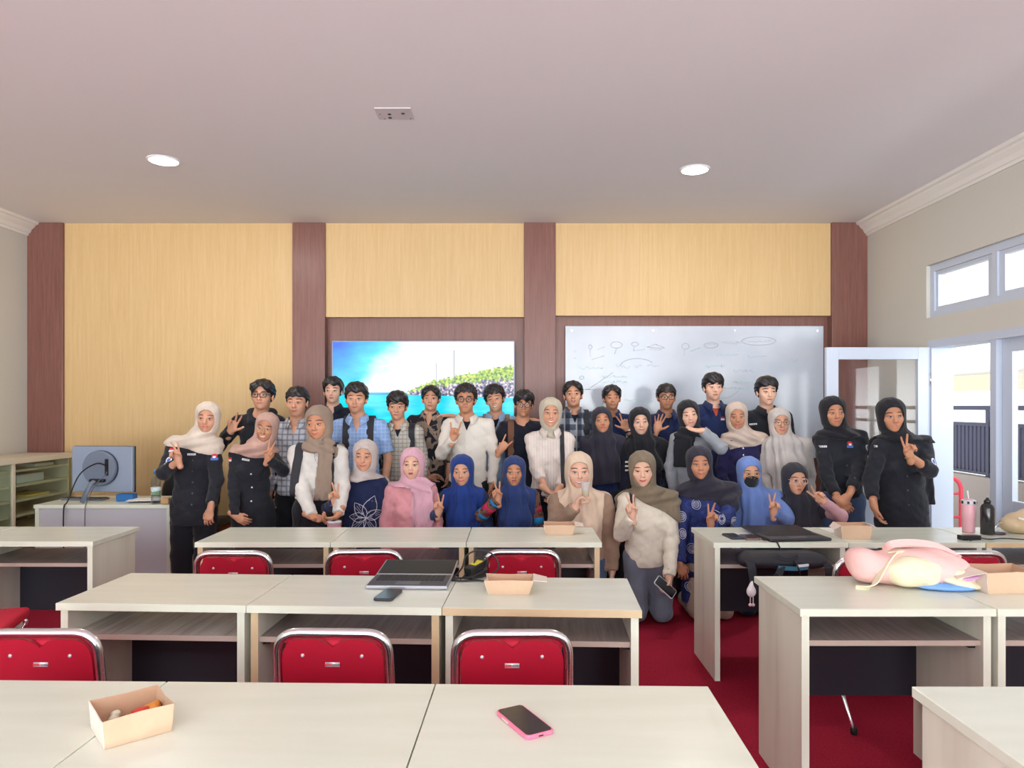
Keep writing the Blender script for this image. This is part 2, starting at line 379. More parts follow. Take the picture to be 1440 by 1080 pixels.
for s in ((890, 908, 493), (914, 936, 491), (992, 1006, 485), (1016, 1042, 482, 3), (1046, 1084, 480, 1.6), (866, 886, 516, 3), (892, 904, 515), (910, 928, 514), (1052, 1078, 502, 1.5), (806, 812, 494, 1.2), (806, 812, 504, 1.2), (1032, 1062, 522), (1016, 1030, 546, 1.4), (846, 858, 566)):
    stroke(bm, scrib(*s), .0018)
bm = 'green'
for s in ((812, 848, 517), (1008, 1038, 499, 1.6), (846, 882, 530), (848, 884, 537), (992, 1020, 515), (1112, 1122, 507), (1030, 1062, 538), (1028, 1056, 546), (1140, 1152, 532), (878, 920, 563, 1.6)): stroke(bm, scrib(*s, step=1.1), .0022)
# ================================================================ desks
m_desk, t = newmat('cream_desk_laminate'); n = t.noise(2.5, 5, stretch=(1, 6, 1))
t.l(t.ramp(n, [(.25, srgb(221, 227, 210)), (.75, srgb(230, 235, 221))]), t.b.inputs['Base Color']); t.b.inputs['Roughness'].default_value = .24; t.b.inputs['Specular IOR Level'].default_value = .45
m_side, t = newmat('cream_side_panel'); n = t.noise(1.6, 4, stretch=(5, 5, .6))
t.l(t.ramp(n, [(.3, srgb(210, 206, 190)), (.5, srgb(224, 224, 209)), (.75, srgb(231, 231, 218))]), t.b.inputs['Base Color']); t.b.inputs['Roughness'].default_value = .4
m_edge = mat('cream_edge_band', (224, 228, 210), .4, var=.05)
m_tan = mat('tan_edge_band', (214, 190, 150), .45, var=.12)
m_shelf = wood('grey_wood_shelf', (112, 100, 96), (160, 148, 142), .4, 1.2, 'y')
m_shelf2 = wood('pale_marbled_shelf', (136, 122, 114), (222, 216, 208), .4, .8, 'y')
m_sedge = mat('taupe_shelf_edge', (178, 160, 148), .5)
m_navy = mat('dark_modesty_panel', (26, 28, 42), .5)
m_inner = mat('pale_inner_laminate', (214, 204, 204), .5)
DW, DD, DH = .735, .485, .76
def desk(x, y, rz, label, W=DW, edge=None, leg_edge=None, shelf=None, group=None, extra=None, D=DD):
    """x, y: near-left corner of the top; near edge faces the camera"""
    o = thing('computer_desk', label, 'desk', (x, y, 0), rz, group); E = edge or m_edge; L = leg_edge or m_edge
    top = bmesh.new(); box(top, .0015, .002, DH - .028, W - .0015, D, DH); obj('desktop', top, m_desk, o, bevel=.002)
    obj('edge_strip', B(.0015, -.001, DH - .0275, W - .0015, .002, DH - .0008), E, o)
    for x0 in (.012, W - .040):
        p = obj('side_panel', B(x0, .014, 0, x0 + .028, D - .03, DH - .028), m_side, o, bevel=.0015)
        obj('edge_band', B(x0, .0125, .001, x0 + .028, .014, DH - .029), L, p)
    s = obj('shelf', B(.040, .03, .615, W - .040, D - .035, .635), shelf or m_shelf, o)
    obj('shelf_edge', B(.040, .0285, .615, W - .040, .030, .635), m_sedge, s)
    obj('modesty_panel', B(.040, D - .055, .26, W - .040, D - .038, .615), m_navy, o)
    for x0 in (.040, W - .065): obj('bracket', B(x0, .06, .597, x0 + .025, .10, .615), m_black, o)
    return o
# far centre row
for i, (lab, W, le) in enumerate((('cream desk with tan left leg, leftmost of the far centre row', .742, m_tan), ('cream desk in the middle of the far centre row', .742, m_tan), ('cream desk carrying a paper tray at the right end of the far centre row', .742, m_tan))):
    desk(-1.751 + .743 * i, 3.885, 0, lab, W, leg_edge=le, group='desks of the far centre row')
# middle centre row, slightly turned
ang = -math.atan2(.10, 2.2); bx, by = -1.738, 2.69
mids = (('cream desk with marbled shelf at the left end of the middle row', None, None, m_shelf2), ('cream desk under the open silver laptop', m_edge, m_tan, None), ('cream desk with tan front edge holding the adapter and paper tray', m_tan, m_edge, None))
for i, (lab, ed, le, sh) in enumerate(mids):
    desk(bx + .735 * i * math.cos(ang), by + .735 * i * math.sin(ang), ang, lab, .735, ed, le, sh, 'desks of the middle centre row')
# nearest row
ang = -math.atan2(.034, 1.46)
for i, lab in enumerate(('cream desk in the near left corner, beside the snack tray', 'cream desk in the nearest row under the snack tray', 'cream desk in the nearest row with the pink phone')):
    x0 = -1.680 + .728 * i
    desk(x0 + .0, 1.925 - .485 - .0226 * (x0 + .97), ang, lab, .728, group='desks of the nearest row')
# left clusters
desk(-3.06, 3.91, 0, 'cream desk on the left side behind the red seat', .742, group='desks on the left side')
desk(-3.81, 3.91, 0, 'cream desk at the left picture edge by the glass cabinet', .742, group='desks on the left side')
# right clusters
desk(1.082, 3.875, 0, 'cream desk on the right holding two phones and the black laptop', .736, group='desks of the far right row', D=.495)
desk(1.820, 3.875, 0, 'cream desk on the right holding a paper tray, before the door', .745, group='desks of the far right row', D=.495)
desk(2.567, 3.875, 0, 'cream desk with tan front edge under the pink tumbler', .70, edge=m_tan, group='desks of the far right row', D=.495)
desk(1.046, 2.61, 0, 'cream desk on the right under the pink duffel bag', .722, group='desks of the middle right row', D=.505)
desk(1.770, 2.61, 0, 'cream desk at the right picture edge under a paper box', .735, group='desks of the middle right row', D=.505)
desk(1.053, 1.385, 0, 'cream desk in the near right corner', .735, group='desks of the near right corner', D=.505)
# ================================================================ chairs
m_red = mat('red_chair_vinyl', (170, 16, 44), .42, spec=.4, bump=(300, .06))
m_redf = mat('red_chair_fabric', (205, 24, 58), .75, bump=(260, .2, .004))
m_foot = mat('black_rubber', (20, 20, 20), .7)
m_tag = mat('silver_badge', (214, 206, 210), .3, .4); m_tagr = mat('badge_red_print', (214, 60, 70), .5); m_tagg = mat('badge_grey_print', (96, 92, 110), .5)
def make_chair():
    """red banquet chair facing +y (towards the back wall); rear of the backrest faces the camera"""
    o = thing('banquet_chair', 'x', 'chair', (0, 0, 0))
    hw = .185
    bm = bmesh.new()
    pts = arc_path([(-hw - .005, .02, .40), (-hw - .004, -.075, .46), (-hw, -.115, .76), (hw, -.115, .76), (hw + .004, -.075, .46), (hw + .005, .02, .40)], .075, 8)
    tube(bm, pts, .0155, 12); obj('back_frame', bm, m_chrome, o)
    # rear shell of the backrest with V notch
    bm = bmesh.new(); P = []
    hz = lambda z: -.072 - .043 * (z - .43) / .31
    for x, z in ((-hw + .016, .43), (-hw + .016, .67), (-hw + .022, .70), (-hw + .038, .725), (-hw + .06, .738), (-.06, .742), (-.03, .735), (0, .712), (.03, .735), (.06, .742), (hw - .06, .738), (hw - .038, .725), (hw - .022, .70), (hw - .016, .67), (hw - .016, .43)): P.append((x, z))
    A = [bm.verts.new((x, hz(z) - .008, z)) for x, z in P]; Bq = [bm.verts.new((x, hz(z) + .006, z)) for x, z in P]
    bm.faces.new(A); bm.faces.new(Bq[::-1])
    for k in range(len(P)): bm.faces.new((A[k], Bq[k], Bq[(k + 1) % len(P)], A[(k + 1) % len(P)]))
    sh = obj('back_shell', bm, m_red, o)
    bm = bmesh.new(); box(bm, -hw + .02, -.06, .44, hw - .02, -.02, .735)
    for v in bm.verts: v.co.y += -.045 * (v.co.z - .44) / .3
    obj('back_cushion', bm, m_redf, o, bevel=.015, smooth=True)
    for s in (-1, 1):
        bm = bmesh.new(); bmesh.ops.create_uvsphere(bm, u_segments=10, v_segments=6, radius=.0065)
        for v in bm.verts: v.co = Vector((v.co.x + s * .098, v.co.y * .6 + hz(.685) - .009, v.co.z + .685))
        obj('rivet', bm, m_tag, sh, smooth=True)
    bm = bmesh.new(); y0 = hz(.655) - .009
    tube(bm, [(-.024, y0, .655), (.024, y0, .655)], .008, 12, flat=None)
    for v in bm.verts: v.co.y = y0 + (v.co.y - y0) * .25
    bd = obj('badge', bm, m_tag, sh)
    bm = bmesh.new()
    for k in range(5): box(bm, -.024 + k * .0045, y0 - .0032, .652, -.0208 + k * .0045, y0 - .0018, .658, 0)
    box(bm, -.027, y0 - .0030, .6545, 0, y0 - .0018, .6555, 0)
    for k in range(6): box(bm, .001 + k * .0042, y0 - .0032, .6535, .0038 + k * .0042, y0 - .0018, .6568, 1)
    obj('lettering', bm, [m_tagr, m_tagg], sh)
    bm = bmesh.new(); box(bm, -.19, -.055, .41, .19, .235, .465); obj('seat', bm, m_redf, o, bevel=.02, seg=3, smooth=True)
    for s in (-1, 1):
        for (a, b) in (((s * .17, .10, .405), (s * .195, -.30, .012)), ((s * .17, .05, .405), (s * .195, .27, .012))):
            bm = bmesh.new(); tube(bm, [a, b], .0115, 10); lg = obj('leg', bm, m_chrome, o)
            bm = bmesh.new(); lathe(bm, [(.015, 0), (.016, .02), (.013, .03)], 10, cx=b[0], cy=b[1]); obj('rubber_foot', bm, m_foot, lg)
        bm = bmesh.new(); tube(bm, arc_path([(s * .19, -.04, .40), (s * .185, .225, .40), (s * .185, .20, .345), (s * .19, .02, .335)], .03), .009, 8); obj('side_rail', bm, m_chrome, o)
    return o
ch0 = make_chair()
first = [True]
def chair(px, d, rz, label, group=None, x=None):
    """px: image column of the backrest centre, d: distance of the backrest"""
    X = x if x is not None else (px - VPX) * d / F_PX
    loc = (X + math.sin(-rz) * .1, d + .11 * math.cos(rz), 0)
    if first[0]:
        first[0] = False; ch0.location = loc; ch0.rotation_euler.z = rz; ch0['label'] = label
        if group: ch0['group'] = group
        return ch0
    return dup(ch0, loc, rz, label, group)
gC = 'red chairs pushed up to the desks'
chair(328, 3.60, 0, 'red chrome-framed chair at the far row, next to the standing women', gC)
chair(512, 3.63, R(2), 'red chair in the far row, behind the open silver laptop', gC)
chair(734, 3.63, 0, 'red chair in the far row, above the black power adapter', gC)
chair(468, 2.34, R(-2), 'red chair at the laptop desk of the middle row', gC)
chair(720, 2.33, R(1), 'red chair at the tan-edged desk of the middle row', gC)
chair(58, 2.34, R(0), 'red chair in front of the marbled-shelf desk, cut by the left edge', gC)
chair(1228, 3.46, R(2), 'red chair mostly hidden behind the pink duffel bag', gC)
chair(1361, 3.60, 0, 'red chair to the right behind the pink duffel bag', gC)
chair(0, 0, R(-78), 'red chair turned sideways at the left edge, seat in view', gC, x=0)
cs = [o for o in bpy.data.objects if o.name.startswith('banquet_chair')][-1]
cs.location = (-2.685, 3.45, 0); cs.rotation_euler.z = R(-72)
# ================================================================ teacher's desk, cabinet and what lies on them
m_grey = mat('lavender_grey_panel', (198, 199, 206), .5)
td = thing('teacher_desk', 'long cream desk with grey front below the monitor', 'desk', (-3.63, 5.36, 0))
obj('desktop', B(0, 0, .732, 1.04, .55, .76), m_desk, td, bevel=.003)
for x0 in (.008, 1.0): obj('side_panel', B(x0, .008, 0, x0 + .03, .54, .732), m_edge, td)
obj('front_panel', B(.038, .02, .03, 1.0, .036, .732), m_grey, td)
m_cab = mat('cabinet_cream', (222, 212, 190), .45, var=.05); m_cabi = mat('cabinet_inside', (150, 148, 138), .6)
m_gl2, t = newmat('cabinet_glass')
tr = t.n('ShaderNodeBsdfTransparent'); tr.inputs[0].default_value = (.86, .92, .88, 1); gl = t.n('ShaderNodeBsdfGlossy'); gl.inputs['Roughness'].default_value = .05
fr = t.n('ShaderNodeLayerWeight'); mx = t.n('ShaderNodeMixShader'); t.l(t.math('ADD', t.math('MULTIPLY', t.math('POWER', fr.outputs['Facing'], 4.0), .5), .05), mx.inputs[0]); t.l(tr.outputs[0], mx.inputs[1]); t.l(gl.outputs[0], mx.inputs[2]); t.l(mx.outputs[0], t.t.nodes['Material Output'].inputs[0])
cb = thing('display_cabinet', 'low cream cabinet with glass doors and shelves along the left wall', 'cabinet', (XL + .001, 0, 0))
CW = .43; y0, y1 = 3.2, YW - .115
obj('top', B(0.015, y0, 1.03, CW + .02, y1, 1.075), m_cab, cb, bevel=.003)
obj('back_board', B(.015, y0, .04, .03, y1, 1.03), m_cabi, cb)
obj('plinth', B(.015, y0, 0, CW - .02, y1, .09), m_cab, cb)
for y in (y0, y1 - .02, 4.6, 5.83): obj('divider', B(.03, y, .09, CW - .03, y + .02, 1.03), m_cab, cb)
for z in (.215, .34, .465, .59, .715, .84, .965): obj('shelf', B(.03, y0 + .02, z - .009, CW - .03, y1 - .02, z + .009), m_cab, cb)
for (a, b) in ((y0, 4.62), (4.6, 5.86), (5.80, y1)):
    p = obj('glass_door', B(CW - .012, a + .002, .1, CW - .006, b - .004, 1.028), m_gl2, cb)
    obj('door_stile', B(CW - .020, a, .1, CW + .004, a + .03, 1.028), m_cab, p)
m_clr = mat('clear_plastic', (214, 220, 226), .2)
tag(obj('plastic_box', B(XL + .15, 5.95, .85, XL + .36, 6.30, .925), m_clr, bevel=.01), 'clear plastic box behind the glass on the upper shelf of the left cabinet', 'box')
tag(obj('paper_stack', B(XL + .15, 6.2, .975, XL + .34, 6.46, 1.0), mat('white_paper', (236, 234, 230), .7)), 'white paper pile on the topmost shelf of the glass cabinet', 'paper')
tag(obj('yellow_folder', B(XL + .2, 6.05, .726, XL + .37, 6.35, .745), mat('yellow_card', (220, 196, 110), .7)), 'yellow folder on a lower shelf of the glass cabinet', 'folder')
# monitor seen from behind
mo = thing('monitor', 'grey desktop monitor seen from behind on the teacher desk', 'monitor', (-3.25, 5.62, .762), R(-4))
m_mon = mat('monitor_back_grey', (142, 154, 174), .45, bump=(120, .05)); m_mon2 = mat('monitor_hub_grey', (112, 122, 140), .4)
bm = bmesh.new(); box(bm, -.25, -.02, .065, .25, .012, .425); obj('back_cover', bm, m_mon, mo, bevel=.008)
obj('screen_edge', B(-.252, .012, .063, .252, .026, .427), m_black, mo, bevel=.003)
bm = bmesh.new(); lathe(bm, [(.138, 0), (.138, .035), (.13, .047), (.0, .05)][:3], 40)
for v in bm.verts: v.co = Vector((v.co.x, -v.co.z - .02, v.co.y + .255))
hb = obj('hub', bm, m_mon2, mo)
bm = bmesh.new(); lathe(bm, [(.139, .012), (.139, .018)], 40)
for v in bm.verts: v.co = Vector((v.co.x * 1.006, -v.co.z - .02, v.co.y * 1.006 + .255))
obj('hub_groove', bm, m_black, hb)
obj('port_recess', B(.055, -.0685, .20, .085, -.066, .33), m_black, hb)
bm = bmesh.new(); tube(bm, arc_path([(-.01, -.06, .16), (-.02, -.12, .15), (-.055, -.175, .003)], .03), .021, 10, flat=.7); obj('stand_leg', bm, m_mon2, mo)
bm = bmesh.new(); box(bm, -.055, -.10, .15, .065, -.06, .175); obj('stand_neck', bm, m_black, mo, bevel=.008)
def cable(name, pts, r, label, m=None, cat='cable', n=7, grp=None):
    from mathutils.geometry import interpolate_bezier
    P = [Vector(p) for p in pts]; out = []
    for i in range(len(P) - 1):                                   # Catmull-Rom
        p0, p1, p2, p3 = P[max(i - 1, 0)], P[i], P[i + 1], P[min(i + 2, len(P) - 1)]
        for k in range(6):
            u = k / 6; out.append(.5 * ((2 * p1) + (p2 - p0) * u + (2 * p0 - 5 * p1 + 4 * p2 - p3) * u * u + (3 * p1 - p0 - 3 * p2 + p3) * u ** 3))
    out.append(P[-1]); bm = bmesh.new(); tube(bm, out, r, n)
    return tag(obj(name, bm, m or m_black), label, cat, grp)
cable('monitor_cable', [(-3.19, 5.543, 1.04), (-3.24, 5.50, 1.06), (-3.32, 5.42, .98), (-3.37, 5.36, .79), (-3.39, 5.342, .72), (-3.39, 5.345, .35)], .005, 'thick black cable looping from the monitor hub over the desk front')
cable('monitor_cable', [(-3.18, 5.543, .99), (-3.17, 5.50, .97), (-3.21, 5.44, .90), (-3.225, 5.36, .78), (-3.23, 5.342, .70), (-3.23, 5.345, .35)], .003, 'thin grey cable hanging from the monitor down the desk front', mat('grey_cable', (96, 98, 104), .5))
bm = bmesh.new(); box(bm, -.17, -.05, 0, .17, .05, .014)
kb = thing('keyboard', 'slim grey keyboard behind the monitor stand on the teacher desk', 'keyboard', (-3.42, 5.66, .7605), R(-3))
obj('case', bm, mat('keyboard_grey', (106, 110, 120), .5), kb, bevel=.004)
bm = bmesh.new()
for i in range(14):
    for j in range(4): box(bm, -.16 + i * .023, -.04 + j * .021, .014, -.141 + i * .023, -.022 + j * .021, .0185)
obj('keys', bm, mat('keys_dark', (58, 60, 68), .5), kb)
bm = bmesh.new(); box(bm, -.065, -.04, 0, .065, .04, .055); bx_ = tag(obj('tissue_box', bm, mat('blue_card', (32, 104, 170), .5), bevel=.006), 'small blue box beside the monitor stand', 'box'); bx_.location = (-3.045, 5.58, .762)
bm = bmesh.new(); box(bm, -.11, -.08, 0, .11, .08, .012); b_ = tag(obj('notebook', bm, mat('black_cover', (40, 42, 52), .5), bevel=.003), 'dark notebook lying under the papers by the water bottle', 'notebook'); b_.location = (-2.80, 5.56, .7615)
bm = bmesh.new(); box(bm, -.12, -.09, 0, .12, .09, .004); b_ = tag(obj('paper_sheets', bm, mat('white_paper', (236, 234, 230), .7)), 'loose white sheets on the teacher desk beside the blue box', 'paper'); b_.location = (-2.88, 5.55, .7745); b_.rotation_euler.z = R(12)
bm = bmesh.new(); box(bm, -.03, -.02, 0, .03, .02, .045); b_ = tag(obj('wooden_block', bm, mat('tan_card', (196, 156, 108), .6), bevel=.003), 'small tan block beside the water bottle', 'block'); b_.location = (-2.66, 5.42, .7615)
m_pet, t = newmat('clear_bottle_plastic')
tr = t.n('ShaderNodeBsdfTransparent'); tr.inputs[0].default_value = (.80, .86, .92, 1); gl = t.n('ShaderNodeBsdfGlossy'); gl.inputs['Roughness'].default_value = .08
lw = t.n('ShaderNodeLayerWeight'); lw.inputs[0].default_value = .35; mx = t.n('ShaderNodeMixShader'); t.l(lw.outputs['Facing'], mx.inputs[0]); t.l(tr.outputs[0], mx.inputs[1]); t.l(gl.outputs[0], mx.inputs[2]); t.l(mx.outputs[0], t.t.nodes['Material Output'].inputs[0])
wb2 = thing('water_bottle', 'clear water bottle with blue cap and green label on the teacher desk', 'bottle', (-2.735, 5.42, .7605))
obj('bottle', lathe(bmesh.new(), [(.030, 0), (.035, .008), (.035, .05), (.032, .06), (.035, .07), (.035, .13), (.030, .142), (.035, .155), (.033, .185), (.018, .215), (.0145, .222), (.0145, .235)], 24), m_pet, wb2)
m_lab, t = newmat('bottle_label'); z = t.xyz()[2]; t.l(t.ramp(t.math('ADD', t.math('MULTIPLY', z, 8), t.math('MULTIPLY', t.noise(60), .4)), [(.7, srgb(190, 215, 226)), (.95, srgb(120, 190, 110)), (1.15, srgb(214, 228, 232))]), t.b.inputs['Base Color'])
obj('label', lathe(bmesh.new(), [(.0358, .072), (.0358, .128)], 24), m_lab, wb2)
obj('cap', lathe(bmesh.new(), [(.017, .232), (.0175, .250), (.015, .255)], 20), mat('blue_cap', (70, 140, 226), .4), wb2)
sw = thing('office_chair', 'black office chair whose rounded back shows behind the teacher desk', 'chair', (-2.86, 6.22, 0))
bm = bmesh.new(); bmesh.ops.create_uvsphere(bm, u_segments=24, v_segments=16, radius=1)
for v in bm.verts: v.co = Vector((v.co.x * .26, v.co.y * .05 + .08 * abs(v.co.x) ** 2 - .02, v.co.z * .27 + .71))
m_lea = mat('black_leatherette', (34, 35, 42), .35, bump=(60, .15)); obj('backrest', bm, m_lea, sw, smooth=True)
bm = bmesh.new(); box(bm, -.24, .0, .42, .24, .42, .49); obj('seat', bm, m_lea, sw, bevel=.03, smooth=True)
bm = bmesh.new(); tube(bm, [(0, .2, .08), (0, .2, .43)], .03); obj('column', bm, m_black, sw)
bm = bmesh.new(); tube(bm, [(0, .03, .5), (0, -.01, .6)], .03); tube(bm, [(0, .2, .43), (0, .03, .5)], .02); obj('back_bracket', bm, m_black, sw)
for k in range(5):
    a = R(72 * k + 20); bm = bmesh.new(); tube(bm, [(0, .2, .10), (.26 * math.cos(a), .2 + .2 * math.sin(a), .06)], [.026, .018], 8); lg = obj('leg', bm, m_black, sw)
    bm = bmesh.new(); bmesh.ops.create_uvsphere(bm, u_segments=10, v_segments=8, radius=.028)
    for v in bm.verts: v.co += Vector((.26 * math.cos(a), .2 + .2 * math.sin(a), .028))
    obj('caster', bm, m_black, lg, smooth=True)
# ================================================================ small things on the desks
m_kraft = mat('kraft_paper', (214, 182, 152), .7, bump=(14, .35, .02), var=.06); m_kraft2 = mat('kraft_paper_inside', (206, 168, 138), .75, bump=(12, .3, .02)); m_pale = mat('pale_paper', (228, 212, 200), .7, bump=(20, .3, .02))
def tray(loc, rz, w, d, h, label, flaps=(0, 0), lip=.02, group='paper snack trays', sheet=0):
    """folded open paper tray: sloping walls, creased corner flaps"""
    o = thing('paper_tray', label, 'paper tray', loc, rz, group)
    a, b = w / 2, d / 2; e = lip; th = .0022
    def wall(name, p, m): 
        bm = bmesh.new(); P = [Vector(q) for q in p]; nrm = (P[1] - P[0]).cross(P[2] - P[0]).normalized() * th
        A = [bm.verts.new(q) for q in P]; Bq = [bm.verts.new(q + nrm) for q in P]; bm.faces.new(A); bm.faces.new(Bq[::-1])
        for k in range(len(P)): bm.faces.new((A[k], Bq[k], Bq[(k + 1) % len(P)], A[(k + 1) % len(P)]))
        return obj(name, bm, m, o)
    obj('bottom', B(-a, -b, 0.0005, a, b, .003), m_kraft2, o)
    wall('front_wall', [(-a, -b, 0), (a, -b, 0), (a + e, -b - e * .3, h), (a * .1, -b - e * .2, h * 1.03), (-a - e, -b - e * .3, h * .98)], m_kraft)
    wall('rear_wall', [(a, b, 0), (-a, b, 0), (-a - e, b + e * .3, h * 1.04), (0, b + e * .25, h * 1.0), (a + e, b + e * .3, h * 1.03)], m_kraft2)
    wall('left_wall', [(-a, b, 0), (-a, -b, 0), (-a - e, -b - e * .3, h * .98), (-a - e * .5, 0, h * .93), (-a - e, b + e * .3, h * 1.04)], m_pale)
    wall('right_wall', [(a, -b, 0), (a, b, 0), (a + e, b + e * .3, h * 1.03), (a + e * .6, 0, h * .96), (a + e, -b - e * .3, h)], m_kraft)
    if flaps[0]: wall('left_flap', [(-a - e, -b - e * .3, h * .98), (-a - e, b + e * .3, h * 1.04), (-a - e - flaps[0], b * .7, h * .72), (-a - e - flaps[0], -b * .7, h * .66)], m_pale)
    if flaps[1]: wall('right_flap', [(a + e, b + e * .3, h * 1.03), (a + e, -b - e * .3, h), (a + e + flaps[1], -b * .6, h * .8), (a + e + flaps[1], b * .6, h * .9)], m_pale)
    return o
p = on_desk(184, 1032)
tr1 = tray((-.882, 1.636, .7608), R(41), .134, .132, .062, 'open kraft paper snack tray with food in it on the nearest desk', (0, .0), .005)
c = Vector((-.882, 1.636, .7642))
def snack(name, pts, r, m, label, n=10):
    bm = bmesh.new(); tube(bm, [c + Vector(q) for q in pts], r, n); return tag(obj(name, bm, m, smooth=True), label, 'food', 'snacks in the near paper tray')
m_fry = mat('fried_golden', (222, 142, 52), .5, bump=(90, .5)); m_chi = mat('red_sauce', (216, 66, 54), .35, bump=(70, .3)); m_cuc = mat('pale_cucumber', (226, 222, 196), .4)
snack('fried_roll', [(.016, .036, .024), (.044, .042, .034)], [.014, .015], m_fry, 'golden fried piece at the right end of the near snack tray')
snack('red_sausage', [(-.004, .012, .022), (.012, .018, .026), (.028, .022, .028)], [.012, .015, .012], m_chi, 'shiny red piece beside the golden one in the near snack tray')
snack('red_sausage', [(-.020, -.004, .016), (-.006, -.003, .020), (.008, .002, .018)], [.010, .013, .010], m_chi, 'small red piece against the front wall of the near snack tray')
snack('cucumber_slice', [(-.052, .022, .020), (-.040, .012, .028)], [.010, .009], m_cuc, 'pale slice at the left end of the near snack tray')
snack('cucumber_slice', [(-.045, -.002, .018), (-.032, -.010, .026)], [.009, .011], m_cuc, 'pale slice beside the red pieces in the near snack tray')
p = on_desk(714, 836); tray((p.x + .006, p.y + .05, .7608), R(-2), .16, .10, .055, 'kraft paper tray beside the black adapter on the middle desk', (.0, .055), .016)
p = on_desk(786, 752); t3 = tray((p.x + .005, p.y + .06, .7608), R(-3), .155, .12, .055, 'pale paper tray on the far desk before the woman with the cup', (0, .05), .012)
p = on_desk(1202, 758); tray((p.x + .01, p.y + .05, .7608), R(-3), .15, .11, .075, 'kraft paper tray beside the black laptop on the right desk', (.03, .035), .008)
p = on_desk(1420, 836); tray((p.x + .015, p.y + .08, .7608), R(2), .20, .15, .085, 'large kraft paper box next to the pink duffel bag', (.10, .0), .008)
# phones
def phone(name, loc, rz, w, l, th, body, label, group=None, glass=(24, 25, 30)):
    o = thing(name, label, 'phone', loc, rz, group)
    bm = bmesh.new(); box(bm, -w / 2, -l / 2, 0, w / 2, l / 2, th); bmesh.ops.bevel(bm, geom=[e for e in bm.edges if abs(e.verts[0].co.z - e.verts[1].co.z) > th * .5], offset=.012, segments=6, affect='EDGES', profile=.5)
    obj('case', bm, body, o, bevel=.0018, angle=60)
    bm = bmesh.new(); box(bm, -w / 2 + .004, -l / 2 + .004, th, w / 2 - .004, l / 2 - .004, th + .0008); bmesh.ops.bevel(bm, geom=[e for e in bm.edges if abs(e.verts[0].co.z - e.verts[1].co.z) > .0004], offset=.009, segments=6, affect='EDGES', profile=.5)
    obj('screen', bm, mat('phone_glass_%d' % glass[0], glass, .12), o)
    return o
m_pcase = mat('pink_phone_case', (236, 128, 158), .35)
p = on_desk(737, 1018); ph = phone('smartphone', (p.x, p.y, .7605), R(28), .074, .158, .010, m_pcase, 'phone in a pink case lying on the nearest desk', None, (58, 58, 62))
obj('button', B(-.0385, .01, .003, -.0365, .04, .007), m_pale, ph); obj('port', B(-.006, -.0795, .003, .006, -.0785, .006), m_black, ph)
p = on_desk(546, 838.5); phone('smartphone', (p.x, p.y, .7605), R(-8), .074, .150, .010, mat('slate_case', (44, 48, 60), .4), 'black phone lying in front of the silver laptop', None, (18, 20, 30))
p = on_desk(1031, 755.5); phone('smartphone', (p.x, p.y, .7605), R(6), .078, .15, .010, mat('slate_case', (44, 48, 60), .4), 'dark glossy phone on the far right desk, left one of the pair', 'phones on the far right desk', (66, 70, 72))
p = on_desk(1054, 757); pc = phone('smartphone', (p.x, p.y, .7605), R(3), .082, .13, .011, mat('bronze_case', (120, 98, 92), .4), 'brownish phone with a dangling charm, beside the black laptop', 'phones on the far right desk', (62, 54, 52))
bm = bmesh.new(); tube(bm, [(.040, -.062, .006), (.046, -.104, .004), (.046, -.110, -.03), (.046, -.110, -.075)], .0012, 6); st_ = obj('charm_strap', bm, m_black, pc)
bm = bmesh.new()
for (x, z, r) in ((.046, -.085, .010), (.038, -.10, .009), (.054, -.10, .009), (.046, -.115, .009)): 
    s = bmesh.ops.create_uvsphere(bm, u_segments=8, v_segments=6, radius=r)
    for v in s['verts']: v.co = Vector((v.co.x + x, v.co.y * .5 - .110, v.co.z + z))
obj('charm', bm, mat('pink_charm', (232, 190, 186), .5), st_, smooth=True)
# laptops
m_alu = mat('laptop_silver', (176, 178, 186), .35, .7); m_dk = mat('laptop_deck_dark', (52, 55, 64), .4); m_key = mat('laptop_keys', (22, 24, 32), .5); m_lcd = mat('laptop_screen_off', (16, 19, 28), .3, spec=.12)
def laptop(loc, rz, w, d, lid, tilt, body, label):
    o = thing('laptop', label, 'laptop', loc, rz)
    obj('base', B(-w / 2, 0, 0.001, w / 2, d, .016), body, o, bevel=.004)
    obj('deck', B(-w / 2 + .006, .006, .016, w / 2 - .006, d - .012, .0168), m_dk, o)
    k = bmesh.new(); nx = 14; kw = (w - .05) / nx
    for i in range(nx):
        for j in range(5): box(k, -w / 2 + .025 + i * kw, d * .42 + j * d * .095, .0168, -w / 2 + .025 + i * kw + kw * .85, d * .42 + j * d * .095 + d * .08, .0185)
    obj('keyboard', k, m_key, o); obj('touchpad', B(-.05, d * .08, .0168, .05, d * .34, .0174), mat('touchpad_grey', (66, 70, 78), .3), o)
    Mx = Matrix.Translation((0, d, .016)) @ Matrix.Rotation(R(tilt), 4, 'X')
    ld = obj('lid', B(-w / 2, 0, -.006, w / 2, lid, .0, M=Mx), body, o, bevel=.002)
    obj('display', B(-w / 2 + .006, .01, .0, w / 2 - .006, lid - .006, .0008, M=Mx), m_lcd, ld)
    return o
p = on_desk(571, 829.5); laptop((p.x, p.y, .7605), R(-2), .335, .20, .20, 5.5, m_alu, 'open silver laptop with dark keyboard and low tilted screen')
p = on_desk(1127, 762); laptop((p.x - .0, p.y + .003, .7605), R(6), .355, .21, .19, 2.5, mat('laptop_black', (34, 35, 42), .4), 'open black laptop with its lid laid far back, on the right desk')
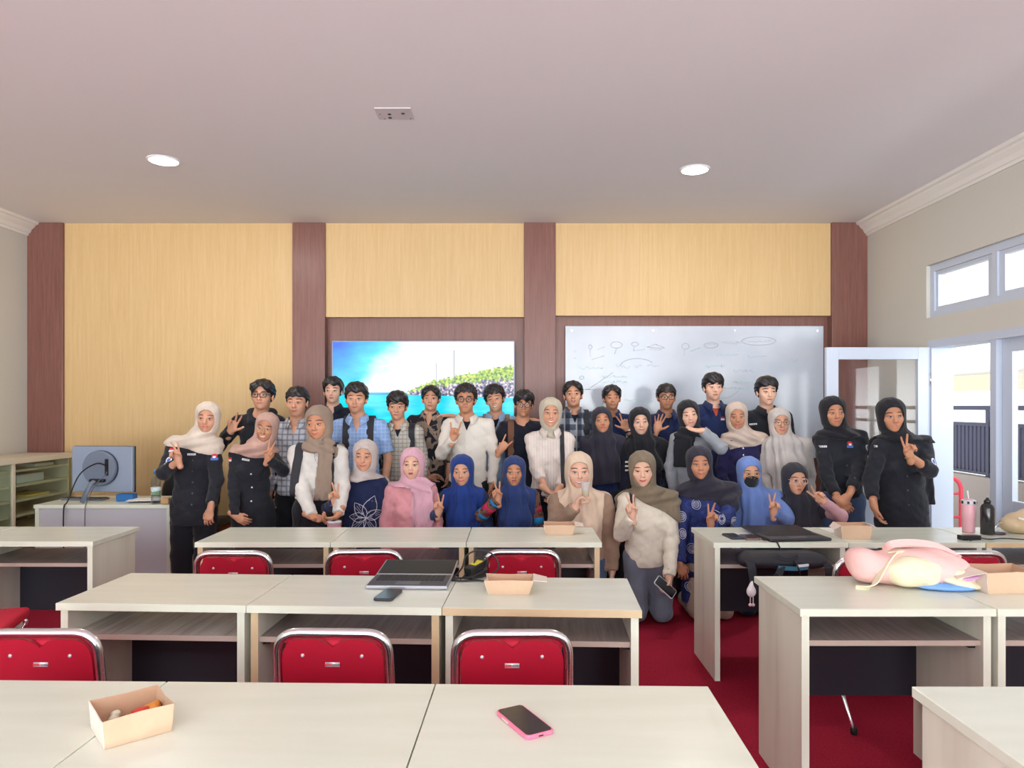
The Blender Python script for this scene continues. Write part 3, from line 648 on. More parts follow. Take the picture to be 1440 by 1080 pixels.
# adapter and cable tangle
ad = thing('power_adapter', 'black power adapter with yellow label beside the silver laptop', 'power adapter', (on_desk(672, 812).x, on_desk(672, 812).y, .7605), R(50))
bm = bmesh.new(); box(bm, -.055, -.024, .035, .055, .024, .065, M=Matrix.Rotation(R(-12), 4, 'Y')); obj('brick', bm, m_black, ad, bevel=.005)
bm = bmesh.new(); box(bm, -.02, -.018, .0652, .03, .018, .0662, M=Matrix.Rotation(R(-12), 4, 'Y')); obj('label', bm, mat('yellow_sticker', (220, 206, 60), .5), ad)
bm = bmesh.new(); box(bm, -.06, -.02, 0.001, .045, .026, .034); obj('plug_block', bm, m_black, ad, bevel=.008)
c0 = on_desk(655, 814)
cable('power_cable', [(c0.x - .12, c0.y - .03, .766), (c0.x - .06, c0.y - .02, .768), (c0.x - .02, c0.y + .02, .80), (c0.x + .0, c0.y + .05, .85), (c0.x + .06, c0.y + .05, .875), (c0.x + .12, c0.y + .05, .85), (c0.x + .14, c0.y + .04, .80), (c0.x + .10, c0.y + .01, .775), (c0.x + .02, c0.y - .015, .768), (c0.x - .08, c0.y - .035, .767), (c0.x - .02, c0.y - .06, .766), (c0.x + .05, c0.y - .05, .766), (c0.x + .10, c0.y - .07, .766)], .0038, 'black cable looped over the power adapter next to the silver laptop')
cable('power_cable', [(c0.x - .02, c0.y - .045, .768), (c0.x + .02, c0.y + .0, .80), (c0.x + .05, c0.y + .03, .845), (c0.x + .09, c0.y + .03, .84), (c0.x + .08, c0.y - .01, .80), (c0.x + .02, c0.y - .03, .775), (c0.x - .06, c0.y - .012, .768), (c0.x - .11, c0.y - .038, .767)], .003, 'thinner black cord coiled under the power adapter')
# drinkware and bag on the far right desk
p = on_desk(1362, 748.5); tb = thing('tumbler', 'pink lidded tumbler with a straw on the far right desk', 'tumbler', (p.x, p.y, .7605))
m_pk = mat('pink_tumbler_coat', (226, 172, 182), .4)
obj('body', lathe(bmesh.new(), [(.030, 0), (.033, .005), (.034, .075), (.038, .085), (.039, .165), (.037, .168)], 28), m_pk, tb)
obj('lid', lathe(bmesh.new(), [(.039, .165), (.040, .170), (.040, .188), (.034, .192)], 28), mat('clear_grey_lid', (206, 204, 210), .2), tb)
obj('lid_button', B(-.015, -.02, .19, .015, .02, .199), m_pk, tb, bevel=.004)
bm = bmesh.new(); tube(bm, [(0, 0, .19), (-.006, 0, .245)], .0045); obj('straw', bm, mat('white_straw', (240, 236, 238), .3), tb)
for k in range(8):
    a = k * math.pi / 4 + .2; bm = bmesh.new(); box(bm, -.006, -.0025, .171, .006, .0, .186, M=Matrix.Translation((.0415 * math.sin(a), -.0415 * math.cos(a), 0)) @ Matrix.Rotation(a, 4, 'Z')); obj('lid_mark', bm, m_black, tb)
p = on_desk(1388.5, 751.5); b2 = thing('flask', 'tall black metal flask beside the pink tumbler', 'bottle', (p.x, p.y, .7605))
m_fl = mat('black_metal_gloss', (26, 26, 30), .18, spec=.8)
obj('body', lathe(bmesh.new(), [(.033, 0), (.036, .004), (.036, .150), (.030, .168), (.018, .178), (.017, .184)], 28), m_fl, b2)
obj('cap', lathe(bmesh.new(), [(.018, .182), (.018, .196), (.010, .203), (.007, .210), (.007, .214)], 20), m_fl, b2)
p = on_desk(1404, 751); tag(obj('charging_pad', lathe(bmesh.new(), [(.034, 0), (.036, .003), (.036, .007), (.033, .009)], 24), mat('dark_purple_plastic', (88, 76, 90), .4)), 'flat round dark charging pad between flask and beige pouch', 'charger').location = (p.x, p.y, .7605)
p = on_desk(1366, 760); a2 = tag(obj('laptop_charger', B(-.058, -.02, 0, .058, .02, .026), m_black, bevel=.004), 'flat black charger brick in front of the pink tumbler', 'charger'); a2.location = (p.x, p.y + .02, .7605); a2.rotation_euler.z = R(4)
cable('charger_cable', [(p.x + .058, p.y + .022, .772), (p.x + .10, p.y + .0, .767), (p.x + .2, p.y + .03, .766), (p.x + .32, p.y - .01, .766), (p.x + .45, p.y + .02, .766)], .0035, 'black cord running right from the flat charger brick')
cable('charger_cable', [(p.x - .02, p.y - .0, .768), (p.x - .022, p.y - .02, .766), (p.x - .024, p.y - .035, .764)], .0025, 'short black cord end at the front of the flat charger brick')
q = on_desk(1127, 762); cable('charging_cable', [(q.x - .165, q.y + .05, .768), (q.x - .20, q.y + .045, .768), (q.x - .17, q.y + .01, .768), (q.x - .145, q.y - .028, .764), (q.x - .12, q.y - .045, .71), (q.x - .10, q.y - .18, .68), (q.x - .08, q.y - .19, .61), (q.x - .07, q.y - .19, .55)], .004, 'black cable running from the black laptop over the desk edge')
tag(obj('paper_sheet', B(-.07, -.08, 0, .07, .08, .002), mat('white_paper', (236, 234, 230), .7)), 'white sheet between the black laptop and the paper tray', 'paper').location = on_desk(1176, 746) + Vector((0, 0, .0008))
# ================================================================ soft shapes: smooth-union volumes meshed as one continuous surface
def V3(*a): return np.array(a, dtype=np.float64)
def smin(a, b, k):
    if k <= 0: return np.minimum(a, b)
    h = np.maximum(k - np.abs(a - b), 0) / k
    return np.minimum(a, b) - h * h * k * .25
class Sdf:
    def __init__(s): s.p = []; s.post = []
    def cone(s, p0, p1, r0, r1=None, k=.01, sq=(1, 1, 1), flat=0, op='u', inf=0):
        """tapered limb from p0 to p1; sq squashes the cross-section; flat=1 cuts the far end square"""
        r1 = r0 if r1 is None else r1
        s.p.append(('c', op, V3(*p0), V3(*p1), r0 + inf, r1 + inf, k, V3(*sq), flat)); return s
    def ell(s, c, r, k=.01, rot=None, op='u', inf=0):
        s.p.append(('e', op, V3(*c), V3(*r) + inf, np.eye(3) if rot is None else rot, k)); return s
    def bounds(s):
        lo = V3(9, 9, 9); hi = -lo
        for q in s.p:
            if q[1] != 'u': continue
            a, b = s.bb(q); lo = np.minimum(lo, a); hi = np.maximum(hi, b)
        return lo, hi
    def bb(s, q):
        if q[0] == 'c':
            r = max(q[4], q[5]) * np.maximum(q[7], .3); return np.minimum(q[2], q[3]) - r, np.maximum(q[2], q[3]) + r
        e = np.sqrt(((q[4] * q[3]) ** 2).sum(1)); return q[2] - e, q[2] + e
    def build(s, h):
        lo, hi = s.bounds(); lo = lo - .03; hi = hi + .03
        n = np.ceil((hi - lo) / h).astype(int) + 1
        f = np.full(n, .2, dtype=np.float32)
        ax = [(lo[i] + h * np.arange(n[i])).astype(np.float32) for i in range(3)]
        for q in s.p:
            k = q[-1] if q[0] == 'e' else q[6]; a, b = s.bb(q); m = .02 + k + 2 * h
            i0 = np.maximum(((a - m - lo) / h).astype(int), 0); i1 = np.minimum(((b + m - lo) / h).astype(int) + 2, n)
            if (i1 <= i0).any(): continue
            sl = tuple(slice(i0[i], i1[i]) for i in range(3))
            X = ax[0][sl[0]][:, None, None]; Y = ax[1][sl[1]][None, :, None]; Z = ax[2][sl[2]][None, None, :]
            if q[0] == 'c':
                _, op, p0, p1, r0, r1, k, sq, flat = q
                x, y, z = (X - p0[0]) / sq[0], (Y - p0[1]) / sq[1], (Z - p0[2]) / sq[2]; ab = (p1 - p0) / sq; L2 = max(ab @ ab, 1e-9)
                t0 = (x * ab[0] + y * ab[1] + z * ab[2]) / L2; t = np.clip(t0, 0, 1)
                d = np.sqrt((x - t * ab[0]) ** 2 + (y - t * ab[1]) ** 2 + (z - t * ab[2]) ** 2) - (r0 + (r1 - r0) * t)
                if flat: d = np.maximum(d, (t0 - 1) * math.sqrt(L2))
                d = d * min(1, sq.min() * 1.25)
            else:
                _, op, c, r, rot, k = q
                x, y, z = X - c[0], Y - c[1], Z - c[2]
                u = (rot[0, 0] * x + rot[1, 0] * y + rot[2, 0] * z) / r[0]; v = (rot[0, 1] * x + rot[1, 1] * y + rot[2, 1] * z) / r[1]; w = (rot[0, 2] * x + rot[1, 2] * y + rot[2, 2] * z) / r[2]
                k0 = np.sqrt(u * u + v * v + w * w); k1 = np.sqrt((u / r[0]) ** 2 + (v / r[1]) ** 2 + (w / r[2]) ** 2)
                d = k0 * (k0 - 1) / np.maximum(k1, 1e-6)
            f[sl] = smin(f[sl], d, k) if op == 'u' else -smin(-f[sl], d, k)
        G = (ax[0][:, None, None], ax[1][None, :, None], ax[2][None, None, :])
        for fn in s.post: f = fn(f, *G)
        return Field(np.ascontiguousarray(f, dtype=np.float32), lo, h)
class Field:
    def __init__(s, f, lo, h): s.f, s.lo, s.h = f, lo, h
    def sample(s, P):
        q = (P - s.lo) / s.h; n = np.array(s.f.shape); out = ((q < 0) | (q > n - 1.001)).any(-1)
        q = np.clip(q, 0, n - 1.001); i = q.astype(int); t = q - i; v = 0
        for a in (0, 1):
            for b in (0, 1):
                for c in (0, 1):
                    w = (t[..., 0] if a else 1 - t[..., 0]) * (t[..., 1] if b else 1 - t[..., 1]) * (t[..., 2] if c else 1 - t[..., 2])
                    v = v + w * s.f[i[..., 0] + a, i[..., 1] + b, i[..., 2] + c]
        return np.where(out, .2, v)
    def trace(s, O, D, far=.8, st=.0025):
        """first surface point along D from each origin; where nothing is met, nan"""
        O = np.asarray(O, float); D = np.broadcast_to(np.asarray(D, float), O.shape); hit = np.full(O.shape[:-1], np.nan); prev = s.sample(O); T = 0.0
        while T < far:
            T += st; cur = s.sample(O + D * T); m = np.isnan(hit) & (cur < 0) & (prev >= 0)
            hit = np.where(m, T - st * (-cur) / np.maximum(prev - cur, 1e-9), hit); prev = cur
            if not np.isnan(hit).any(): break
        return O + D * hit[..., None]
    def mesh(s):
        f, h = s.f, s.h; n = f.shape; S = f < 0
        cnt = np.zeros(tuple(x - 1 for x in n), dtype=np.int8)
        for a in (0, 1):
            for b in (0, 1):
                for c in (0, 1): cnt += S[a:n[0] - 1 + a, b:n[1] - 1 + b, c:n[2] - 1 + c]
        I, J, K = np.nonzero((cnt > 0) & (cnt < 8)); m = len(I)
        idx = np.full(cnt.shape, -1, dtype=np.int32); idx[I, J, K] = np.arange(m)
        cor = [(a, b, c) for a in (0, 1) for b in (0, 1) for c in (0, 1)]
        val = {c: f[I + c[0], J + c[1], K + c[2]] for c in cor}
        acc = np.zeros((m, 3)); num = np.zeros(m)
        for c in cor:
            for ax in range(3):
                if c[ax]: continue
                d = list(c); d[ax] = 1; a, b = val[c], val[tuple(d)]; x = (a < 0) != (b < 0)
                t = np.where(x, a / np.where(x, a - b, 1), 0); p = np.zeros((m, 3)); p[:] = c; p[:, ax] = t
                acc += p * x[:, None]; num += x
        P = (np.stack([I, J, K], 1) + acc / num[:, None]) * h + s.lo
        Q = []
        for ax in range(3):
            sl0 = [slice(1, -1)] * 3; sl1 = [slice(1, -1)] * 3; sl0[ax] = slice(0, -1); sl1[ax] = slice(1, None)
            A, Bq = S[tuple(sl0)], S[tuple(sl1)]; E = np.nonzero(A != Bq)
            if not len(E[0]): continue
            e = [E[i] + (0 if i == ax else 1) for i in range(3)]; inside = A[E]
            u, v = (ax + 1) % 3, (ax + 2) % 3
            def cell(du, dv):
                g = [e[0].copy(), e[1].copy(), e[2].copy()]; g[u] -= du; g[v] -= dv; return idx[g[0], g[1], g[2]]
            q = np.stack([cell(1, 1), cell(0, 1), cell(0, 0), cell(1, 0)], 1)
            q[~inside] = q[~inside][:, ::-1]; Q.append(q)
        return P, np.concatenate(Q)
def mesh_from(name, P, Q, smooth=True):
    me = bpy.data.meshes.new(name); nq = len(Q)
    me.vertices.add(len(P)); me.vertices.foreach_set('co', np.asarray(P, np.float32).ravel())
    me.loops.add(nq * 4); me.loops.foreach_set('vertex_index', np.asarray(Q, np.int32).ravel())
    me.polygons.add(nq); me.polygons.foreach_set('loop_start', np.arange(0, nq * 4, 4, dtype=np.int32))
    me.update(calc_edges=True)
    if smooth: me.shade_smooth()
    return me
def soft(name, sd, h, m, parent=None):
    fl = sd.build(h); P, Q = fl.mesh(); return link(name, mesh_from(name, P, Q), m, parent), fl
def join(parts):
    """[(P, Q, material index)] -> one vertex/quad set"""
    Ps, Qs, Ms, k = [], [], [], 0
    for P, Q, mi in parts:
        Ps.append(P); Qs.append(np.asarray(Q) + k); Ms.append(np.full(len(Q), mi, np.int32)); k += len(P)
    return np.concatenate(Ps), np.concatenate(Qs), np.concatenate(Ms)
def gridquads(nu, nv):
    i = np.arange(nu - 1)[:, None]; j = np.arange(nv - 1)[None, :]; a = i * nv + j
    return np.stack([a, a + nv, a + nv + 1, a + 1], -1).reshape(-1, 4)
def rotm(yaw=0, pitch=0, tilt=0):
    """yaw>0 turns the face to +x (image right), pitch>0 looks down, tilt>0 leans the head to image right"""
    cy, sy = math.cos(R(yaw)), math.sin(R(yaw)); cp, sp = math.cos(R(pitch)), math.sin(R(pitch)); ct, st = math.cos(R(tilt)), math.sin(R(tilt))
    Rz = np.array([[cy, -sy, 0], [sy, cy, 0], [0, 0, 1]]); Rx = np.array([[1, 0, 0], [0, cp, -sp], [0, sp, cp]]); Ry = np.array([[ct, 0, st], [0, 1, 0], [-st, 0, ct]])
    return Ry @ Rz @ Rx
def fold_noise(amp, f1, f2, f3, ph=0.0):
    def fn(f, X, Y, Z):
        return f + amp * (np.sin(f1 * X + f2 * Z + ph + 1.7 * np.sin(f3 * Y + 5 * Z)) * .6 + np.sin(f2 * 1.6 * Z - f1 * .7 * X + 2 * ph + 11 * Y) * .4)
    return fn
# ================================================================ bags lying about
m_pinkbag = mat('pink_canvas', (246, 196, 190), .8, bump=(40, .3, .01)); m_creambag = mat('cream_canvas', (238, 228, 196), .8, bump=(40, .3, .01))
p = on_desk(1292, 832)
db = thing('duffel_bag', 'pink duffel bag with cream pocket and straps on the right desk', 'bag', (p.x + .01, p.y + .13, .7602), R(-6))
sd = Sdf(); sd.ell((-.10, 0, .066), (.118, .105, .068), .03).ell((.07, 0, .072), (.175, .115, .078), .05).ell((.17, .02, .05), (.09, .10, .055), .03).ell((-.17, .01, .085), (.055, .08, .058), .04)
sd.post.append(fold_noise(.006, 34, 30, 20)); sd.post.append(lambda f, X, Y, Z: np.maximum(f, -Z + 0 * X))
body, fl = soft('body', sd, .007, m_pinkbag, db)
sd = Sdf(); sd.ell((.005, -.078, .066), (.120, .062, .064), .02); sd.post.append(fold_noise(.004, 60, 50, 20, 1)); sd.post.append(lambda f, X, Y, Z: np.maximum(f, .012 - Z + 0 * X)); soft('front_pocket', sd, .006, m_creambag, db)
sd = Sdf(); sd.ell((.185, -.06, .062), (.075, .05, .022), .02, rotm(0, 0, 12)).ell((.18, -.085, .030), (.085, .045, .020), .02, rotm(0, 0, 14)); sd.post.append(lambda f, X, Y, Z: np.maximum(f, .008 - Z + 0 * X)); soft('cream_bow', sd, .006, m_creambag, db)
sd = Sdf(); sd.ell((.13, -.085, .014), (.125, .055, .016), .02); sd.post.append(lambda f, X, Y, Z: np.maximum(f, .002 - Z + 0 * X)); soft('blue_base', sd, .006, mat('sky_blue_canvas', (124, 172, 236), .7), db)
sd = Sdf(); sd.ell((.21, -.085, .052), (.05, .04, .012), .01, rotm(0, 0, -10)); soft('lilac_trim', sd, .006, mat('lilac_canvas', (214, 160, 206), .7), db)
def ribbon(name, pts, w, th, m, parent, wdir=None, n=6, lab=None):
    """flat strap following pts; wdir: direction of its width (one vector or one per point)"""
    P = [Vector(q) for q in pts]; out = []; ws = []
    W = [Vector(q) for q in wdir] if isinstance(wdir, list) else [Vector(wdir)] * len(P)
    for i in range(len(P) - 1):
        p0, p1, p2, p3 = P[max(i - 1, 0)], P[i], P[i + 1], P[min(i + 2, len(P) - 1)]
        for k in range(n):
            u = k / n; out.append(.5 * ((2 * p1) + (p2 - p0) * u + (2 * p0 - 5 * p1 + 4 * p2 - p3) * u * u + (3 * p1 - p0 - 3 * p2 + p3) * u ** 3)); ws.append(W[i].lerp(W[i + 1], u))
    out.append(P[-1]); ws.append(W[-1]); bm = bmesh.new(); rows = []
    for i, q in enumerate(out):
        t = (out[min(i + 1, len(out) - 1)] - out[max(i - 1, 0)]).normalized(); a = (ws[i] - t * ws[i].dot(t)).normalized(); nn = t.cross(a)
        rows.append([bm.verts.new(q + a * (sx * w / 2) + nn * (sz * th / 2)) for sx, sz in ((-1, -1), (1, -1), (1, 1), (-1, 1))])
    for A, Bq in zip(rows, rows[1:]):
        for k in range(4): bm.faces.new((A[k], A[(k + 1) % 4], Bq[(k + 1) % 4], Bq[k]))
    bm.faces.new(rows[0]); bm.faces.new(rows[-1][::-1])
    return obj(name, bm, m, parent, smooth=False)
ribbon('carry_strap', [(-.07, .02, .13), (-.05, .0, .162), (.04, .02, .168), (.14, .03, .155), (.21, .01, .118), (.215, -.02, .10)], .034, .006, m_pinkbag, db, (0, .7, .7))
ribbon('cream_strap', [(-.02, -.03, .135), (-.055, -.055, .135), (-.10, -.088, .105), (-.13, -.108, .07), (-.165, -.125, .025), (-.20, -.128, .006), (-.235, -.12, .004)], .028, .005, m_creambag, db, (.6, -.4, .6))
obj('strap_patch', B(-.06, -.03, .138, -.005, .01, .144, M=Matrix.Rotation(R(-6), 4, 'Y')), m_creambag, db, bevel=.002)
# black bag pushed onto the shelf of the right desk
bb = thing('backpack', 'black backpack stuffed onto the shelf of the right desk, straps hanging', 'backpack', (1.44, 3.90, .6355))
m_blk = mat('black_nylon', (38, 38, 46), .7, bump=(70, .2, .004)); m_strapb = mat('black_webbing', (30, 34, 40), .75)
sd = Sdf(); sd.ell((0, -.03, .045), (.235, .14, .052), .03).ell((-.15, -.08, .045), (.09, .09, .045), .03).ell((.14, -.08, .042), (.09, .09, .044), .03)
sd.post.append(fold_noise(.005, 26, 40, 18)); sd.post.append(lambda f, X, Y, Z: np.maximum(np.maximum(f, .001 - Z + 0 * X), Z - .088 + 0 * X)); soft('body', sd, .007, m_blk, bb)
ribbon('lining', [(-.06, -.172, .022), (.03, -.178, .018), (.10, -.165, .024)], .022, .008, mat('teal_lining', (52, 108, 134), .7), bb, (0, 0, 1))
ribbon('white_patch', [(.035, -.180, .032), (.07, -.176, .034), (.10, -.168, .036)], .012, .008, mat('white_cloth_patch', (226, 232, 240), .6), bb, (0, 0, 1))
ribbon('strap', [(-.20, -.13, .05), (-.205, -.185, .03), (-.195, -.19, -.04), (-.19, -.188, -.12)], .042, .008, m_strapb, bb, (1, 0, 0))
ribbon('strap', [(.19, -.12, .05), (.205, -.18, .02), (.20, -.188, -.05), (.185, -.186, -.12)], .042, .008, m_strapb, bb, (1, 0, 0))
ribbon('strap', [(-.04, -.17, .03), (-.06, -.19, -.005), (-.08, -.19, -.03), (-.03, -.186, -.05)], .036, .008, m_strapb, bb, (.8, 0, .5))
ribbon('grab_handle', [(-.06, -.15, .078), (-.03, -.165, .064), (.0, -.165, .062), (.05, -.15, .078)], .018, .008, m_strapb, bb, (0, .4, 1))
sd = Sdf(); sd.ell((-.21, -.20, -.095), (.024, .02, .03), .01).cone((-.21, -.2, -.065), (-.203, -.19, -.045), .012, .006)
ch_, _ = soft('plush_charm', sd, .004, mat('white_plush', (240, 238, 240), .9), bb)
for x in (-.215, -.20):
    bm = bmesh.new(); tube(bm, [(x, -.2, -.12), (x, -.2, -.16)], .0025, 6); s = bmesh.ops.create_uvsphere(bm, u_segments=10, v_segments=8, radius=.009)
    for v in s['verts']: v.co += Vector((x, -.2, -.165))
    obj('pompom', bm, mat('pale_pink_bead', (240, 214, 222), .6), ch_, smooth=True)
# beige pouch at the right edge
p = on_desk(1440, 752)
pb = thing('pouch', 'shiny beige bulging pouch at the right picture edge', 'bag', (p.x + .0, p.y + .06, .7602))
m_beige = mat('beige_satin', (206, 182, 146), .4, bump=(30, .4, .01))
sd = Sdf(); sd.ell((0, 0, .055), (.095, .07, .056), .02).ell((.05, 0, .09), (.06, .05, .05), .04); sd.post.append(fold_noise(.006, 60, 46, 30)); sd.post.append(lambda f, X, Y, Z: np.maximum(f, .0008 - Z + 0 * X)); soft('body', sd, .005, m_beige, pb)
bm = bmesh.new(); tube(bm, [(-.03, -.055, .095), (-.01, -.066, .09), (.02, -.066, .088), (.05, -.058, .094)], .006, 8); obj('zip', bm, mat('white_zip', (236, 232, 226), .4), pb)
bm = bmesh.new(); tube(bm, arc_path([(-.08, -.02, .07), (-.12, -.02, .06), (-.155, -.02, .02), (-.16, -.03, .004)], .03), .0022, 6); obj('cord', bm, m_chrome, pb)
# ================================================================ people: cloth and skin materials
def skin(name, col):
    m, t = newmat(name); n = t.noise(9, 3); c = srgb(*col); d = srgb(*(int(x * .93) for x in col))
    t.l(t.ramp(n, [(.3, d), (.7, c)]), t.b.inputs['Base Color']); t.b.inputs['Roughness'].default_value = .5; t.b.inputs['Specular IOR Level'].default_value = .35
    t.b.inputs['Subsurface Weight'].default_value = .08; t.b.inputs['Subsurface Radius'].default_value = (.02, .008, .004); t.b.inputs['Subsurface Scale'].default_value = .5
    return m
SK = {'fair': skin('fair_skin', (238, 190, 164)), 'mid': skin('medium_skin', (222, 166, 136)), 'tan': skin('tan_skin', (206, 147, 115)), 'deep': skin('deep_skin', (172, 116, 88))}
m_eye = mat('eye_white', (206, 196, 192), .3); m_iris = mat('dark_iris', (34, 22, 18), .15); m_lid = mat('lash_line', (36, 24, 22), .6)
m_brow = mat('dark_eyebrow', (44, 31, 28), .8); m_lipw = mat('rosy_lips', (196, 92, 92), .4); m_lipm = mat('natural_lips', (168, 100, 88), .5)
m_teeth = mat('teeth', (240, 236, 228), .3); m_tongue = mat('tongue_pink', (220, 104, 108), .35)
m_hair, t = newmat('black_hair'); n = t.noise(60, 3, stretch=(1, 1, .25))
t.l(t.ramp(n, [(.3, srgb(16, 14, 16)), (.75, srgb(44, 40, 44))]), t.b.inputs['Base Color']); t.b.inputs['Roughness'].default_value = .42; t.bump(n, .6, .006)
def cloth(name, col, weave=220, rough=.85, fold=.42):
    if name in MATS: return MATS[name]
    m, t = newmat(name); c = srgb(*col); d = srgb(*(int(x * .9) for x in col)); n = t.noise(7, 4)
    t.l(t.ramp(n, [(.3, d), (.7, c)]), t.b.inputs['Base Color']); t.b.inputs['Roughness'].default_value = rough; t.b.inputs['Specular IOR Level'].default_value = .25
    t.b.inputs['Sheen Weight'].default_value = .15
    t.bump(t.math('ADD', t.math('MULTIPLY', t.noise(16, 4, stretch=(1, 1, .6)), .9), t.math('MULTIPLY', t.noise(weave, 2), .12)), fold, .03); return m
def stripe(t, c, freq, w, ph=0.0):
    return t.math('LESS_THAN', t.math('FRACT', t.math('ADD', t.math('MULTIPLY', c, freq), ph + 50.0)), w)
def plaid(name, base, lines, soft_=None):
    """lines: (axis, lines per metre, width share, colour, strength)"""
    m, t = newmat(name); X, Y, Z = t.xyz(); col = srgb(*base)
    for axis, fq, w, c, st in lines:
        msk = t.math('MULTIPLY', stripe(t, X if axis == 'x' else Z, fq, w), st); col = t.mix(msk, col, srgb(*c))
    t.val(t.b.inputs['Base Color'], col); t.b.inputs['Roughness'].default_value = .85; t.b.inputs['Specular IOR Level'].default_value = .2
    t.bump(t.noise(16, 4), .25, .03); return m
def batik(name, base, motif, scale, thr, second=None):
    m, t = newmat(name); v = t.n('ShaderNodeTexVoronoi', feature='DISTANCE_TO_EDGE' if second == 'edge' else 'F1'); t.l(t.coord(), v.inputs['Vector']); v.inputs['Scale'].default_value = scale
    n = t.noise(scale * 1.6, 4); d = t.math('ADD', v.outputs['Distance'], t.math('MULTIPLY', t.math('SUBTRACT', n, .5), .5))
    ring = t.math('MULTIPLY', t.math('GREATER_THAN', d, thr[0]), t.math('LESS_THAN', d, thr[1]))
    t.l(t.mix(ring, srgb(*base), srgb(*motif)), t.b.inputs['Base Color']); t.b.inputs['Roughness'].default_value = .85; t.bump(t.noise(16, 4), .25, .03); return m
K = dict(
    black=cloth('black_uniform_twill', (36, 38, 46)), charcoal=cloth('charcoal_cloth', (50, 49, 58)), navy=cloth('navy_cloth', (34, 44, 82)), dnavy=cloth('dark_navy_cloth', (30, 34, 52)),
    cream=cloth('cream_voile', (228, 214, 198)), dusty=cloth('dusty_rose_voile', (202, 164, 150)), taupe=cloth('taupe_voile', (158, 138, 122)), greige=cloth('greige_voile', (200, 188, 184)),
    pinkv=cloth('pink_voile', (226, 176, 192)), pink=cloth('pink_cotton', (234, 164, 170)), royal=cloth('royal_blue_voile', (32, 62, 136)), indigo=cloth('indigo_voile', (44, 64, 118)),
    offwhite=cloth('off_white_knit', (226, 222, 216)), white=cloth('white_cotton', (232, 228, 222)), sand=cloth('sand_voile', (228, 204, 180)), brown=cloth('taupe_knit', (164, 136, 116)),
    olive=cloth('olive_voile', (132, 118, 98)), ivory=cloth('ivory_knit', (242, 234, 216)), blkv=cloth('black_voile', (34, 34, 40)), inkv=cloth('ink_voile', (50, 48, 62)),
    sky=cloth('cornflower_voile', (112, 140, 204)), grey=cloth('grey_knit', (160, 164, 172)), beige=cloth('beige_voile', (212, 192, 178)), pearl=cloth('pearl_grey_voile', (206, 198, 194)),
    purple=cloth('deep_purple_navy_knit', (42, 38, 84)), rose=cloth('rose_knit', (212, 164, 170)), jeans=cloth('grey_blue_denim', (116, 124, 140)), jeansb=cloth('blue_denim', (78, 96, 130)),
    khaki=cloth('khaki_cotton', (186, 166, 148)), blkt=cloth('black_trousers', (32, 33, 40)), dgrey=cloth('dark_grey_trousers', (70, 72, 82)), lblue=None, denim=cloth('dark_denim', (48, 66, 108)),
    sage=cloth('pale_sage_voile', (206, 196, 176)), navyj=cloth('navy_jacket_twill', (34, 48, 92)), tee=cloth('black_tee', (26, 28, 44)), orange=cloth('rust_tee', (190, 80, 52)))
K['lblue'] = plaid('light_blue_check', (140, 172, 222), [('x', 34, .25, (168, 194, 232), .7), ('z', 34, .25, (168, 194, 232), .7)])
K['lblue2'] = plaid('pale_blue_chambray', (152, 178, 214), [('x', 60, .3, (170, 192, 222), .6)])
K['greyplaid'] = plaid('grey_plaid', (196, 198, 206), [('x', 22, .3, (120, 126, 142), .7), ('z', 22, .3, (120, 126, 142), .7)])
K['beigeplaid'] = plaid('beige_windowpane', (206, 200, 188), [('x', 30, .16, (120, 118, 116), .8), ('z', 30, .16, (120, 118, 116), .8), ('x', 30, .5, (186, 182, 170), .4)])
K['flannel'] = plaid('black_white_flannel', (168, 178, 192), [('x', 10, .5, (40, 46, 66), .75), ('z', 10, .5, (40, 46, 66), .75), ('x', 10, .12, (230, 234, 238), .5)])
K['stripe'] = plaid('cream_pinstripe', (226, 214, 206), [('x', 46, .22, (206, 190, 184), .6)])
K['linen'] = plaid('cream_linen_stripe', (224, 218, 208), [('x', 70, .25, (212, 205, 196), .6)])
K['batikm'] = batik('black_batik_beige_leaves', (30, 28, 40), (150, 128, 112), 9, (.52, .74))
K['batikn'] = batik('navy_batik', (36, 50, 108), (48, 66, 134), 14, (.36, .5))
K['batikc'] = batik('brown_batik', (120, 84, 70), (70, 44, 40), 26, (.3, .5))
K['knitstripe'] = plaid('black_knit_cream_stripes', (36, 36, 48), [('z', 1000, 0, (0, 0, 0), 0)])
m_gold = mat('thin_gold', (196, 160, 110), .3, .8); m_gfr = mat('black_glasses_frame', (24, 24, 28), .3); m_gfr2 = mat('clear_grey_glasses_frame', (150, 140, 138), .3)
m_gfr3 = mat('rose_glasses_frame', (216, 180, 172), .3)
m_red2 = mat('flag_red', (206, 44, 52), .6); m_wht = mat('patch_white', (232, 232, 236), .6); m_btn = mat('white_button', (226, 224, 222), .4); m_btd = mat('dark_button', (70, 72, 82), .4)
m_blue2 = mat('emblem_blue', (70, 110, 190), .6); 
m_eyeglass, t = newmat('eyeglass_lens'); tr = t.n('ShaderNodeBsdfTransparent'); gl = t.n('ShaderNodeBsdfGlossy'); gl.inputs['Roughness'].default_value = .1; mx = t.n('ShaderNodeMixShader'); mx.inputs[0].default_value = .012
t.l(tr.outputs[0], mx.inputs[1]); t.l(gl.outputs[0], mx.inputs[2]); t.l(mx.outputs[0], t.t.nodes['Material Output'].inputs[0])
m_mask = cloth('black_mask_fabric', (42, 44, 50))
DEG = {}
